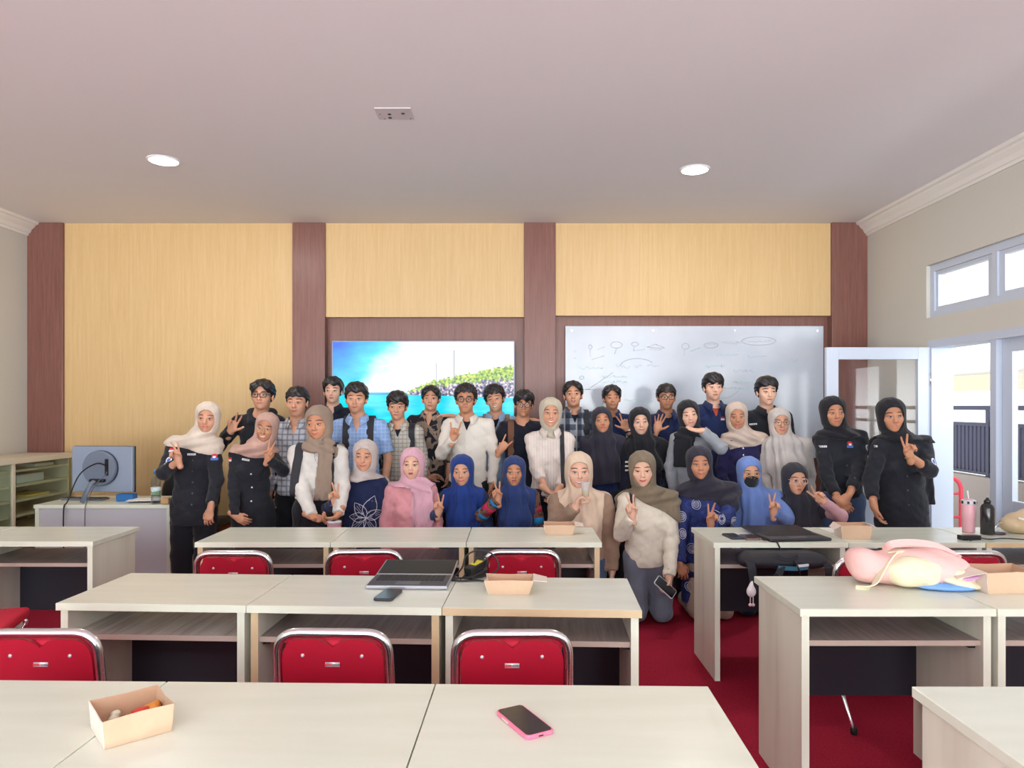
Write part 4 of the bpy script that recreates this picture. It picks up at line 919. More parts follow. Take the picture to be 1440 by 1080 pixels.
# ---------------------------------------------------------------- hands
def hand(sd, W, u, n, side, g, s):
    """adds palm, five fingers to sd; u: wrist->finger direction, n: palm normal, side -1 = the person's right hand"""
    u = u / np.linalg.norm(u); n = n - u * (n @ u); n = n / np.linalg.norm(n); v = np.cross(u, n) * (1 if side < 0 else -1)
    A = lambda a, b, c: W + (u * a + v * b + n * c) * s
    rot = np.stack([v, n, u], 1)
    sd.cone(A(-.05, 0, 0), A(.02, 0, 0), .0245 * s, .023 * s, .015).ell(A(.050, .0, 0), V3(.039, .0155, .047) * s, .012, rot)
    sd.ell(A(.030, .024, .008), V3(.018, .014, .028) * s, .01, rot)
    D = {'V': ((11, 0), (-10, 0), (0, 9), (0, 9)), 'rock': ((8, 0), (0, 9), (0, 9), (-16, 0)), 'three': ((12, .0), (-4, .0), (-12, 5), (-20, 5)), 'open': ((13, .3), (3, .3), (-8, .4), (-20, .5)),
         'relax': ((5, 1.6), (1, 1.9), (-4, 2.1), (-9, 2.3)), 'hold': ((4, 4), (1, 4), (-3, 4), (-7, 4)), 'flat': ((3, .5), (0, .5), (-3, .6), (-7, .7)), 'fist': ((0, 9), (0, 9), (0, 9), (0, 9))}[g]
    for (sp, curl), b, L, r, a0 in zip(D, (.0285, .0095, -.0095, -.0275), (.070, .078, .072, .057), (.0088, .0090, .0087, .0080), (.086, .090, .087, .080)):
        P = A(a0 - .012, b, 0); c, s_ = math.cos(R(sp)), math.sin(R(sp))
        if curl >= 9: segs = ((.25, .97, .042), (-.75, .62, .030), (-.95, -.3, .02))
        else:
            a1 = R(4 + 11 * curl); a2 = a1 + R(3 + 13 * curl); a3 = a2 + R(2 + 9 * curl); segs = ((math.cos(a1), math.sin(a1), .012 + L * .46), (math.cos(a2), math.sin(a2), L * .31), (math.cos(a3), math.sin(a3), L * .23))
        rr = r
        for k, (cu, cn, l) in enumerate(segs):
            Qp = P + (u * cu * c + v * cu * s_ + n * cn) * l * s; sd.cone(P, Qp, rr * s, rr * .93 * s, .0035); P = Qp; rr *= .93
    P = A(.020, .026, .004)
    T = {'V': ((.72, .35, .6, .045), (.55, -.7, .45, .036)), 'rock': ((.72, .35, .6, .045), (.5, -.75, .45, .036)), 'three': ((.6, .8, .1, .048), (.75, .65, .1, .038)), 'open': ((.5, .85, .15, .048), (.7, .7, .1, .036)),
         'relax': ((.85, .45, .3, .046), (.95, .1, .3, .034)), 'hold': ((.55, .6, .6, .046), (.5, .1, .85, .036)), 'flat': ((.85, .5, .1, .046), (.95, .25, .1, .034)), 'fist': ((.72, .35, .6, .045), (.4, -.8, .45, .036))}[g]
    r = .0112
    for a, b, c, l in T:
        q = V3(a, b, c); q = q / np.linalg.norm(q); Qp = P + (u * q[0] + v * q[1] + n * q[2]) * l * s; sd.cone(P, Qp, r * s, r * .88 * s, .006); P = Qp; r *= .88
NPEOPLE = [0]
PEOPLE = {}
def person(key, label, px, yt, yc, d, sex='f', kneel=False, sx=None, head=(0, 0, 0), skin='mid', yaw=0, wide=1.0, fw=1.0, mouth='smile', hair=None, hijab=None, top='black', bottom='blkt',
           hem=None, sleeve=(1.0, 1.0), arm_l=None, arm_r=None, collar=None, inner=None, glasses=None, mask=False, badges=(), buttons=None, loose=1.0, brow_up=0.0, group=None, sh_drop=0.0, hood=False):
    male = sex == 'm'; sx = px if sx is None else sx
    seed = NPEOPLE[0] = NPEOPLE[0] + 1
    tot = (yc - yt) * d / F_PX; s = min(1.13, max(.87, (tot - .024) / .232)); Rh = rotm(*head)
    fd = d - .085 * s
    chin = Rh @ (V3(0, -.07, -.122) * s)
    X0 = (sx - VPX) * d / F_PX
    Cw = V3((px - VPX) * fd / F_PX - (Rh @ (V3(0, -.085, -.03) * s))[0] - X0, 0, CAM_Z - (yc - VPY) * fd / F_PX - chin[2])
    root = thing('person', label, 'person', (X0, d, 0), 0, group)
    hp = lambda x, y, z: Cw + Rh @ (V3(x, y, z) * s)
    zch = Cw[2] + chin[2]; crown = Cw[2] + .105 * s
    zs = zch - (.118 if male else .114) * s - sh_drop; hw = (.163 if male else .142) * s * wide
    zh = .515 * crown if not kneel else max(.40, zs - .41 * s)
    ty = .035; cyaw, syaw = math.cos(R(yaw)), math.sin(R(yaw))
    S = {sd: V3(sd * hw * cyaw, ty + sd * hw * syaw, zs) for sd in (-1, 1)}
    ua, fa = (.275 * s, .24 * s) if male else (.255 * s, .225 * s)
    arms = {}
    for sd, a in ((-1, arm_l), (1, arm_r)):
        if a is None: a = dict(down=1)
        if a.get('down'):
            W = S[sd] + V3(sd * a.get('out', .035), -.05, -(ua + fa) * .965); u = V3(-sd * .08, -.12, -1); n = V3(-sd, -.15, 0); g = a.get('g', 'relax')
        else:
            wx, wy = a['w']; dd = d - a.get('off', .22)
            W = V3((wx - VPX) * dd / F_PX - X0, -a.get('off', .22), CAM_Z - (wy - VPY) * dd / F_PX); an = R(a.get('dir', 0)); u = V3(math.sin(an), -a.get('fwd', .08), math.cos(an))
            n = {'palm': V3(0, -1, 0), 'back': V3(0, 1, 0), 'in': V3(-sd, -.3, 0), 'down': V3(0, -.3, -1), 'up': V3(0, -.4, 1)}[a.get('face', 'palm')]; g = a.get('g', 'relax')
        u = u / np.linalg.norm(u); D = W - S[sd]; L = np.linalg.norm(D); st = 1.0
        if L > (ua + fa) * .985: st = min(1.16, L / ((ua + fa) * .985))
        A, Bf = ua * st, fa * st
        if L > (A + Bf) * .99: W = S[sd] + D / L * (A + Bf) * .99; D = W - S[sd]; L = np.linalg.norm(D)
        L = max(L, abs(A - Bf) + .03); x = (A * A - Bf * Bf + L * L) / (2 * L); hgt = math.sqrt(max(A * A - x * x, 0)); dn = D / np.linalg.norm(D)
        pole = V3(*a.get('pole', (sd * .5, .35, -1.0))); pole = pole - dn * (pole @ dn); pole = pole / np.linalg.norm(pole)
        arms[sd] = (S[sd] + dn * x + pole * hgt, W, u, n, g)
    # ---------------- body: head, neck, trunk, arms and hands as one surface
    b = Sdf(); He = lambda c, r, k=.01, op='u': b.ell(hp(*c), V3(*r) * s, k * s, Rh, op)
    He((0, .012, .028), (.078 * (1 + (fw - 1) * .5), .092, .078)); He((0, -.022, -.045), (.0635 * fw, .064, .080), .035); He((0, -.060, -.104), (.021 * fw, .020, .019), .03)
    for q in (-1, 1):
        He((q * .043 * fw, -.052, -.036), (.021, .020, .020), .025); He((q * .032, -.101, -.011), (.0135, .011, .0085), .012, 's')
        b.cone(hp(q * .012, -.084, .010), hp(q * .045, -.070, .008), .0085 * s, .007 * s, .014)
        He((q * .0115, -.090, -.051), (.008, .009, .007), .007)
        b.ell(hp(q * .080, .006, -.022), V3(.009, .019, .032) * s, .008, Rh @ rotm(q * 22, 8, 0)); He((q * .0325, -.086, -.0135), (.0135, .012, .0105), .004)
    b.cone(hp(0, -.084, -.006), hp(0, -.104, -.045), .0075 * s, .0115 * s, .012)
    He((0, -.076, -.077), (.024, .015, .014), .012); He((0, -.0885, -.0725), (.018, .006, .0045), .004); He((0, -.087, -.0825), (.016, .0065, .005), .004)
    nb = V3(Cw[0] * .35, .035, zs + .045); b.cone(hp(0, .018, -.07), nb, .055 * s if male else .047 * s, .060 * s if male else .052 * s, .025)
    b.cone(nb, (0, ty, zh), .06, .07, .03, (1, .8, 1)); b.cone(S[-1], S[1], .042, .042, .03); b.cone((-.07, ty, zh), (.07, ty, zh), .07, .07, .03)
    for sd in (-1, 1):
        E, W, u, n, g = arms[sd]
        b.cone(S[sd], E, .043 * s, .036 * s, .02).cone(E, W, .036 * s, .0245 * s, .015); hand(b, W, u, n, sd, g, s * (.98 if male else .93))
    hz = zh - .05
    if kneel: legs = [((q * .085, ty, zh), (q * .088, -.02, .085), (q * .088, .30, .07)) for q in (-1, 1)]
    else: legs = [((q * .085, ty, zh), (q * .088, .02, zh * .52), (q * .09, .045, .09)) for q in (-1, 1)]
    for h_, k_, a_ in legs: b.cone(h_, k_, .062, .045, .02).cone(k_, a_, .043, .03, .02)
    fb = b.build(.0055); P, Q = fb.mesh(); parts = [(P, Q, 0)]
    dirf = Rh @ V3(0, 1, 0)
    def patch(fn, nu, nv, off, mi):
        uu, vv = np.meshgrid(np.linspace(-1, 1, nu), np.linspace(-1, 1, nv), indexing='ij'); x, z = fn(uu, vv)
        O = Cw + (np.stack([x, np.full_like(x, -.16), z], -1) * s) @ Rh.T; H = fb.trace(O, dirf, .2 * s, .002); bad = np.isnan(H).any(-1)
        if bad.all(): return
        H[bad] = H[~bad][0]; H = H - dirf * off * s; parts.append((H.reshape(-1, 3), gridquads(nu, nv), mi))
    sq = lambda u: np.sqrt(np.clip(1 - u * u, 0, 1)); smile = {'smile': .0085, 'grin': .0095, 'flat': .002, 'pout': -.001, 'tongue': .001, 'open': .0015}[mouth]
    eh = .0036 if mouth in ('smile', 'grin') else .0042
    for q in (-1, 1):
        ex, ez = q * .0325, -.0125; til = q * .0015
        patch(lambda u, v: (ex + u * .0155, ez + til * u + v * eh * sq(u * .98) + .0006 * (1 - u * u)), 11, 5, .0012, 1)
        patch(lambda u, v: (ex + u * .0068 * sq(v * .8), ez + v * eh * .98), 7, 7, .0022, 2)
        patch(lambda u, v: (ex + u * .0168, ez + til * u + eh * sq(u * .98) + .0010 + v * .0018), 11, 3, .0024, 3)
        patch(lambda u, v: (q * (.0350 + u * .0215), .0120 + brow_up + .0038 * (1 - (u - .15) ** 2) - .0022 * u + v * (.0040 if male else .0030) * (1.05 - .45 * np.abs(u))), 11, 3, .0018, 4)
    mz, mw = -.0765, {'smile': .0275, 'grin': .029, 'pout': .018, 'open': .0195, 'tongue': .0195}.get(mouth, .0235)
    gap = {'grin': .0085, 'open': .006, 'tongue': .006}.get(mouth, .0004)
    bend = lambda u: smile * (u * u) - smile * .4
    patch(lambda u, v: (u * mw, mz + bend(u) + gap * .5 * sq(u) + (v * .5 + .5) * .0056 * sq(u) * (1 - .25 * np.exp(-(u * 5) ** 2))), 13, 4, .0014, 5)
    patch(lambda u, v: (u * mw, mz + bend(u) - gap * .5 * sq(u) - (v * -.5 + .5) * .0068 * sq(u)), 13, 4, .0016, 5)
    if gap > .002: patch(lambda u, v: (u * mw * .94, mz + bend(u) + v * gap * .52 * sq(u)), 13, 4, .0008, 6 if mouth == 'grin' else 3)
    if mouth == 'tongue': patch(lambda u, v: (u * .0085 * sq(v * .9), mz - .006 + v * .0085), 7, 7, .0048, 7)
    P, Q, M = join(parts); me = mesh_from('body', P, Q); me.polygons.foreach_set('material_index', M)
    mats = [SK[skin], m_eye, m_iris, m_lid, m_brow, m_lipm if male else m_lipw, m_teeth, m_tongue]
    body = link('body', me, mats, root)
    # ---------------- garments
    topm = K[top]; zhem = (zh - .06 if hem is None else CAM_Z - (hem - VPY) * (d - .1) / F_PX)
    zhem = max(zhem, .12)
    def torso(sd, inf=0.0, arms_too=False, w=1.0):
        rc = (.150 if male else .134) * s * wide * loose
        sd.cone((0, ty, zs - .09 * s), (0, ty + .0, zs - .26 * s), rc, rc * .95, .03, (1, .66, 1), inf=inf)
        sd.cone((0, ty, zs - .26 * s), (0, ty, min(zh, zhem + .05)), rc * .95, rc * 1.12, .03, (1, .70, 1), inf=inf)
        if zhem < zh - .08: sd.cone((0, ty, zh), (0, ty, zhem), rc * 1.12, rc * 1.2, .03, (1, .72, 1), inf=inf)
        sd.cone(S[-1] * V3(.9, 1, 1), S[1] * V3(.9, 1, 1), .058 * s, None, .03, inf=inf)
        for q in (-1, 1): sd.cone((nb[0] + q * .042 * s, ty, zs + .052 * s), S[q] + V3(0, 0, .006), .036 * s, .050 * s, .03, inf=inf)
        if not male: 
            for q in (-1, 1): sd.ell((q * .06 * s, ty - .075 * s, zs - .155 * s), V3(.058, .045, .055) * s, .04, inf=inf)
        return sd
    g_ = torso(Sdf())
    for sd, fr_ in zip((-1, 1), sleeve):
        E, W, u, n, g = arms[sd]; lz = loose
        if fr_ <= .5: g_.cone(S[sd], S[sd] + (E - S[sd]) * fr_ * 2, .060 * s, .060 * s, .02, flat=1)
        else:
            g_.cone(S[sd], E, .059 * s * lz, .050 * s * lz, .02); fe = (fr_ - .5) * 2; g_.cone(E, E + (W - E) * fe, .050 * s * lz, (.050 - .011 * fe) * s * lz, .015, flat=1)
    g_.post.append(fold_noise(.0036, 38, 46, 22, seed)); g_.post.append(fold_noise(.0022, 75, 88, 34, seed * 2.3)); 
    def hem_cut(f, X, Y, Z):
        cut = zhem - Z + .004 * np.sin(14 * X + seed) + 0 * Y
        for q in (-1, 1):            # sleeves may hang below the hem
            for A_, B_ in ((S[q], arms[q][0]), (arms[q][0], arms[q][1])):
                if min(A_[2], B_[2]) > zhem + .08: continue
                ab = B_ - A_; t = np.clip(((X - A_[0]) * ab[0] + (Y - A_[1]) * ab[1] + (Z - A_[2]) * ab[2]) / (ab @ ab), 0, 1)
                dd = np.sqrt((X - A_[0] - t * ab[0]) ** 2 + (Y - A_[1] - t * ab[1]) ** 2 + (Z - A_[2] - t * ab[2]) ** 2); cut = np.where(dd < .058 * s * loose, np.minimum(cut, -.002), cut)
        return np.maximum(f, cut)
    g_.post.append(hem_cut)
    names = {'m': 'shirt', 'f': 'top'}
    gar, ft = soft(names[sex], g_, .0085, topm, root)
    t_ = Sdf(); t_.ell((0, ty, zh), (.150 * s * wide, .105 * s * wide, .12), .02)
    for h_, k_, a_ in legs: t_.cone(h_, k_, .088 * s * wide, .074, .03).cone(k_, a_, .074, .070, .02, flat=1)
    t_.post.append(fold_noise(.004, 30, 34, 18, seed)); t_.post.append(lambda f, X, Y, Z: np.maximum(f, .012 - Z + 0 * X)); soft('trousers', t_, .014, K[bottom], root)
    for h_, k_, a_ in legs:
        f_ = Sdf()
        if kneel: f_.cone((a_[0], a_[1] - .02, .055), (a_[0], a_[1] + .14, .045), .042, .036, .01)
        else: f_.cone((a_[0], a_[1] + .02, .045), (a_[0], a_[1] - .15, .035), .045, .034, .01)
        f_.post.append(lambda f, X, Y, Z: np.maximum(f, .004 - Z + 0 * X)); soft('shoe', f_, .012, m_black, root)
    def front(x, z, off=.003, fld=None, y0=-.5):
        P_ = np.stack([x, np.full_like(x, y0), z], -1); H = (fld or ft).trace(P_, V3(0, 1, 0), 1.0, .003); bad = np.isnan(H).any(-1)
        if bad.any(): H[bad] = H[~bad].mean(0) if (~bad).any() else V3(0, -.1, zs)
        H[..., 1] -= off; return H
    def decal(name, x, z, w, h, m, parent=root, off=.003, fld=None, nu=5, nv=4, round_=False, ang=0):
        uu, vv = np.meshgrid(np.linspace(-1, 1, nu), np.linspace(-1, 1, nv), indexing='ij')
        if round_: r_ = np.maximum(np.abs(uu), np.abs(vv)); l_ = np.maximum(np.sqrt(uu ** 2 + vv ** 2), 1e-6); uu, vv = uu * r_ / l_, vv * r_ / l_
        a = R(ang); xx = x + uu * w / 2 * math.cos(a) - vv * h / 2 * math.sin(a); zz = z + uu * w / 2 * math.sin(a) + vv * h / 2 * math.cos(a)
        H = front(xx, zz, off, fld); return link(name, mesh_from(name, H.reshape(-1, 3), gridquads(nu, nv)), m, parent)
    loc = lambda bx, by, o=.12: ((bx - VPX) * (d - o) / F_PX - X0, CAM_Z - (by - VPY) * (d - o) / F_PX)
    if collar:
        bm = bmesh.new(); cz = zs + .083 * s; rows = []
        cx0 = nb[0] + .3 * (Cw[0] - nb[0]); rr = (.066 if male else .062) * s
        for k in range(25):
            a = R(-158 + 316 * k / 24); e = max(0, (abs(a) - R(95)) / R(63)); sn, cs = math.sin(a), math.cos(a)
            rows.append([bm.verts.new((cx0 + sn * rr, ty - .012 + cs * rr * .95 - e * .012, cz + .022 - e * .030)), bm.verts.new((cx0 + sn * rr * 1.12, ty - .012 + cs * rr * 1.08 - e * .016, cz + .026 - e * .034)),
                         bm.verts.new((cx0 + sn * rr * (1.52 + .28 * e), ty - .012 + cs * rr * 1.38 - e * .042, cz - .010 - e * .058))])
        for A, Bq in zip(rows, rows[1:]):
            for j in range(2): bm.faces.new((A[j], Bq[j], Bq[j + 1], A[j + 1]))
        co = obj('collar', bm, K[collar], root, smooth=True); md = co.modifiers.new('thickness', 'SOLIDIFY'); md.thickness = .004
    if hood:
        h_ = Sdf(); h_.ell((nb[0], ty + .055, zs + .075 * s), V3(.120, .065, .055) * s, .02)
        for q in (-1, 1): h_.cone((nb[0] + q * .085 * s, ty + .03, zs + .085 * s), (nb[0] + q * .045 * s, ty - .085 * s, zs + .005), .036 * s, .026 * s, .03)
        soft('hood', h_, .008, topm, root)
    if collar or buttons:
        x_ = buttons[1] if buttons else 0.0; decal('placket', x_, (zs + zhem) / 2 - .0, .034, zs - zhem - .03, topm, off=.0025, nu=3, nv=24)
    if inner:   # neckline: skin or undershirt seen in the opening below the collar
        x0 = nb[0]; uu, vv = np.meshgrid(np.linspace(-1, 1, 7), np.linspace(0, 1, 6), indexing='ij'); H = front(x0 + uu * .036 * s * (1 - vv * .92), zs + .052 * s - vv * .085 * s, .0035)
        link('neckline', mesh_from('neckline', H.reshape(-1, 3), gridquads(7, 6)), SK[skin] if inner == 'skin' else K[inner], root)
    for bd in badges:
        k, (bx, bz) = bd[0], loc(bd[1], bd[2], .14)
        if k == 'tag': 
            q_ = decal('name_tag', bx, bz, .060, .014, m_wht, ang=bd[3] if len(bd) > 3 else 0); 
            for j in range(4): decal('name_print', bx - .018 + j * .012, bz, .007, .005, m_btd, q_, .0045, nu=2, nv=2)
        elif k == 'flag': decal('flag_patch_red', bx, bz + .008, .034, .014, m_red2); decal('flag_patch_white', bx, bz - .006, .034, .014, m_wht)
        elif k == 'emblem': decal('emblem_red', bx, bz + .008, .040, .030, m_red2, nu=7, nv=7, round_=True); decal('emblem_blue', bx, bz - .014, .048, .020, m_blue2, off=.0036); decal('emblem_white', bx, bz + .0, .022, .016, m_wht, nu=7, nv=7, round_=True, off=.0045)
        elif k == 'round': decal('round_patch', bx, bz, .034, .048, m_wht, nu=7, nv=7, round_=True); decal('round_patch_print', bx, bz, .020, .030, m_blue2, nu=7, nv=7, round_=True, off=.0045)
        elif k == 'pocket': decal('pocket_flap', bx, bz, .085, .022, topm, off=.005)
    if buttons:
        n_, x_, z0_, z1_, mt = buttons
        for k in range(n_): decal('button', x_, zs + z0_ + (z1_ - z0_) * k / max(n_ - 1, 1), .0125, .0125, mt, nu=5, nv=5, round_=True, off=.004)
    # ---------------- head covering
    inv = lambda X, Y, Z: [((X - Cw[0]) * Rh[0, i] + (Y - Cw[1]) * Rh[1, i] + (Z - Cw[2]) * Rh[2, i]) / s for i in range(3)]
    if hair:
        st_, h0 = hair; hr = Sdf(); puff = {'curly': 1.10, 'full': 1.08, 'short': .98, 'part': 1.03, 'messy': 1.07, 'fringe': 1.07}[st_]
        hr.ell(hp(0, .008, .040), V3(.0955 * (.5 + puff * .5), .108, .088 * puff) * s, .02, Rh).ell(hp(0, .040, .0), V3(.088, .072, .078) * s, .03, Rh)
        if st_ in ('full', 'fringe', 'messy'): hr.ell(hp(0, -.045, .068), V3(.076, .060, .048) * s, .03, Rh)
        if st_ == 'part':
            for q in (-1, 1): hr.ell(hp(q * .048, -.062, .052), V3(.042, .046, .044) * s, .015, Rh)
        def post(f, X, Y, Z):
            x, y, z = inv(X, Y, Z); ax = np.abs(x); z = z + .012
            line = {'fringe': h0 + .010 * np.sin(95 * x + seed) - .10 * np.clip(ax - .045, 0, 1), 'full': h0 + .008 * np.sin(80 * x + seed) - .25 * np.clip(ax - .05, 0, 1), 'part': h0 + .030 - 1.0 * np.clip(ax - .012, 0, .05) + 0 * x,
                    'short': h0 + .004 * np.sin(120 * x), 'curly': h0 + .008 * np.sin(140 * x), 'messy': h0 + .012 * np.sin(75 * x + seed)}[st_]
            w = np.clip((y + .062) / .05, 0, 1); back = np.interp(y.ravel(), [-.2, -.03, -.012, .006, .03, .045, .2], [.035, .02, -.016, -.004, -.012, -.06, -.075]).reshape(y.shape)
            zl = line * (1 - w) + back * w
            if st_ == 'curly': f = f + .0055 * s * np.sin(130 * x + 2 * np.sin(60 * z)) * np.sin(130 * y) * np.sin(130 * z + seed) * 1.6
            elif st_ == 'messy': f = f + .006 * s * np.sin(85 * x + 40 * z + seed) * np.sin(70 * y + 60 * z)
            else: f = f + .0025 * s * np.sin(120 * x + 18 * np.sin(14 * z) + 30 * y)
            return np.maximum(f, (zl - z) * s * .9)
        hr.post.append(post); soft('hair', hr, .0055, m_hair, root)
    if hijab:
        mt, style = K[hijab['m']], hijab.get('style', 'wrap'); hj = Sdf(); vol = hijab.get('vol', 1.0)
        hj.ell(hp(0, .014, .030), V3(.0985 * vol, .114, .096) * s, .02, Rh).ell(hp(0, .006, -.045), V3(.092 * vol * max(1, fw), .090, .098) * s, .03, Rh)
        if style == 'neck': hj.cone(hp(0, .012, -.09), V3(nb[0], .02, zs + .05), .066 * s, .070 * s, .03)
        else:
            hj.cone(hp(0, .008, -.09), V3(nb[0] * .8, .03, zs + .05), .078 * s, .098 * s, .035); torso(hj, .015)
            hj.ell((nb[0] * .6, ty - .040, zs + .040 * s), V3(.125, .085, .048) * s, .035, rotm(0, 0, hijab.get('slant', 0) * .6))
            if style != 'long' and 'cape' in hijab:
                for q in (-1, 1): hj.cone(S[q], S[q] + (arms[q][0] - S[q]) * hijab['cape'], .075 * s * loose, .070 * s * loose, .03)
            if style == 'long':
                for q in (-1, 1): hj.cone(S[q], S[q] + (arms[q][0] - S[q]) * hijab.get('cape', .5), .066 * s, .064 * s, .03)
                hj.cone(hp(0, -.030, -.115), (0, ty - .062, zs - .16 * s), .062 * s, .105 * s, .05, (1, .8, 1)); 
                z_ = CAM_Z - (hijab['hem'] - VPY) * (d - .12) / F_PX; hj.cone((0, ty - .062, zs - .16 * s), (0, ty - .050, z_), .105 * s, .125 * s, .05, (1, .75, 1))
        for (ax_, az), (bx_, bz), r in hijab.get('tails', ()):
            A_, B_ = loc(ax_, az), loc(bx_, bz); ya, yb = ty - .115 * s, ty - .125 * s; hj.cone((A_[0], ya, A_[1]), (B_[0], yb, B_[1]), r * .9, r, .02, (1, .34, 1), flat=1)
        drop = hijab.get('drop')
        if drop: dz_ = CAM_Z - (drop[1] - VPY) * d / F_PX; hj.cone((drop[0] * .9, ty + .055, zs), (drop[0], ty + .06, dz_), .055 * s, .060 * s, .03, (1, .5, 1), flat=1)
        hem_ = hijab.get('hem'); zf = zs - .055 * s if hem_ is None else CAM_Z - (hem_ - VPY) * (d - .12) / F_PX; sl = math.tan(R(hijab.get('slant', 0))); tl = hijab.get('tails', ()); side_drop = hijab.get('side', None)
        def post(f, X, Y, Z):
            x, y, z = inv(X, Y, Z); below = np.clip((-.07 - z) / .12, 0, 1); ang_ = np.arctan2(X - Cw[0], -(Y - .03))
            zz0 = 0
            if style == 'long': f = f + below * .0065 * np.sin(11 * ang_ + seed + 2.2 * np.sin(6 * Z)) + below * .003 * np.sin(40 * X + 25 * Z + seed)
            else: dn_ = np.clip((Z - zf + .02) / .03, 0, 1); f = f + (1 - dn_) * .0030 * np.sin(105 * X + 12 * Z + seed); below = below * dn_; f = f + below * (.0062 * np.sin(95 * Z + (30 * (1 if sl >= 0 else -1)) * X + seed + 1.5 * np.sin(9 * X)) + .003 * np.sin(60 * Z - 26 * X + 2 * seed))
            f = f + (1 - below) * .0014 * np.sin(60 * np.sqrt(x * x + (z + .02) ** 2) + 3 * x * 40)
            zz = zf + sl * X + .008 * np.sin(22 * X + seed) + hijab.get('vee', 0) * np.abs(X) + np.maximum(np.abs(X) - hijab.get('nar', 9), 0) * (12 if style == 'long' else 4)
            if side_drop: zz = zz - np.where(X * side_drop[0] > 0, np.clip(np.abs(X) / .16, 0, 1) * side_drop[1], 0)
            zb = zs - .20 * s; zz = np.where(Y > .06, np.minimum(zz, zb), zz) + 0 * Z
            cut = zz - Z
            if drop: cut = np.where((np.abs(X - drop[0]) < .09) & (Y > ty + .01), np.minimum(cut, dz_ - Z), cut)
            for (ax_, az), (bx_, bz), r in tl:
                A_, B_ = loc(ax_, az), loc(bx_, bz); tt = np.clip((A_[1] - Z) / max(A_[1] - B_[1], 1e-4), 0, 1); cxm = A_[0] + (B_[0] - A_[0]) * tt
                near = (np.abs(X - cxm) < r * 1.3) & (Y < ty - .05); cut = np.where(near, np.minimum(cut, B_[1] - Z), cut)
            f = np.maximum(f, cut)
            fo = hijab.get('open', 1.0); pw_ = 2.5; a, b_, c_ = x / (.0655 * fo * max(1, fw)), (y + .100) / .097, (z + .0335 + hijab.get('low', 0)) / (.0885 * hijab.get('tall', 1.0)); dd_ = ((np.abs(a) ** pw_ + np.abs(b_) ** pw_ + np.abs(c_) ** pw_) ** (1 / pw_) - 1) * .06 * s
            return np.maximum(f, -dd_)
        hj.post.append(post); _, fh = soft('hijab', hj, .0065, mt, root)
    if mask:
        uu, vv = np.meshgrid(np.linspace(-1, 1, 15), np.linspace(-1, 1, 9), indexing='ij'); x = uu * (.056 - .008 * np.abs(vv)); z = -.078 + vv * .040 + .012 * (1 - uu * uu) * (vv > 0) * vv
        O = Cw + (np.stack([x, np.full_like(x, -.16), z], -1) * s) @ Rh.T; H = fb.trace(O, dirf, .2, .002); bad = np.isnan(H).any(-1); H[bad] = O[bad] + dirf * .11
        yl = ((H - Cw) @ Rh) / s; yl[..., 1] = np.minimum(yl[..., 1], -.100 + 18 * x * x + 9 * (z + .07) ** 2) - .004; H = Cw + (yl * s) @ Rh.T
        link('face_mask', mesh_from('face_mask', H.reshape(-1, 3), gridquads(15, 9)), m_mask, root)
    if glasses:
        gm, kind = glasses; bm = bmesh.new(); lens = bmesh.new(); rx, rz = {'round': (.0235, .0225), 'rect': (.0255, .0185), 'wire': (.0250, .0215)}[kind]; tr_ = {'round': .0032, 'rect': .0032, 'wire': .0017}[kind]
        T = lambda x, y, z: tuple(hp(x, y, z))
        for q in (-1, 1):
            pw = 2.0 if kind != 'rect' else 3.2; pts = []
            for k in range(24):
                a = 2 * math.pi * k / 24; c_, s_ = math.cos(a), math.sin(a); pts.append(T(q * .0330 + rx * abs(c_) ** (2 / pw) * (1 if c_ >= 0 else -1), -.1075 + .12 * abs(q * .0330 + rx * c_) ** 1.6, -.0145 + rz * abs(s_) ** (2 / pw) * (1 if s_ >= 0 else -1)))
            tube(bm, pts, tr_ * s, 6, closed=True); lens.faces.new([lens.verts.new(p_) for p_ in pts])
            tube(bm, [T(q * .056, -.104, -.008), T(q * .070, -.075, -.008), T(q * .076, .0, -.006)], tr_ * .9 * s, 6)
        tube(bm, [T(-.009, -.107, -.010), T(0, -.1095, -.007), T(.009, -.107, -.010)], tr_ * s, 6)
        go = obj('glasses', bm, gm, root); obj('lens', lens, m_eyeglass, go)
    info = dict(root=root, X0=X0, d=d, zs=zs, S=S, arms=arms, s=s, ft=ft, hw=hw, ty=ty, front=front, decal=decal, loc=loc, hp=hp, Rh=Rh, zh=zh, topm=topm)
    PEOPLE[key] = info; return info
def backpack(key, label, m, col_strap=None, w=.045, body=True, sides=(-1, 1), dx=None, group=None, th0=-48):
    """straps laid over the wearer's shoulders, bag on the back"""
    I = PEOPLE[key]; s = I['s']; zc = I['zs'] - .16 * s; Y0 = I['ty']; o = thing('backpack', label, 'backpack', (I['X0'], I['d'], 0), 0, group)
    for q in sides:
        x = q * (dx or .098) * s; th = np.radians(np.linspace(th0, 205, 34)); O = np.stack([np.full_like(th, x), Y0 - .5 * np.cos(th), zc + .5 * np.sin(th)], -1); D = np.stack([0 * th, np.cos(th), -np.sin(th)], -1)
        H = I['ft'].trace(O, D, .5, .003); ok = ~np.isnan(H).any(-1); H = (H - D * .007)[ok]
        if len(H) > 4: ribbon('strap', [tuple(h) for h in H], w, .009, col_strap or m, o, (1, 0, 0), n=2)
    if body:
        z0 = I['zs'] - .44 * s; sd = Sdf(); sd.cone((0, Y0 + .165, z0 + .08), (0, Y0 + .16, z0 + .36), .14, .125, .02, (1, .36, 1)); soft('bag', sd, .012, m, o)
    return o
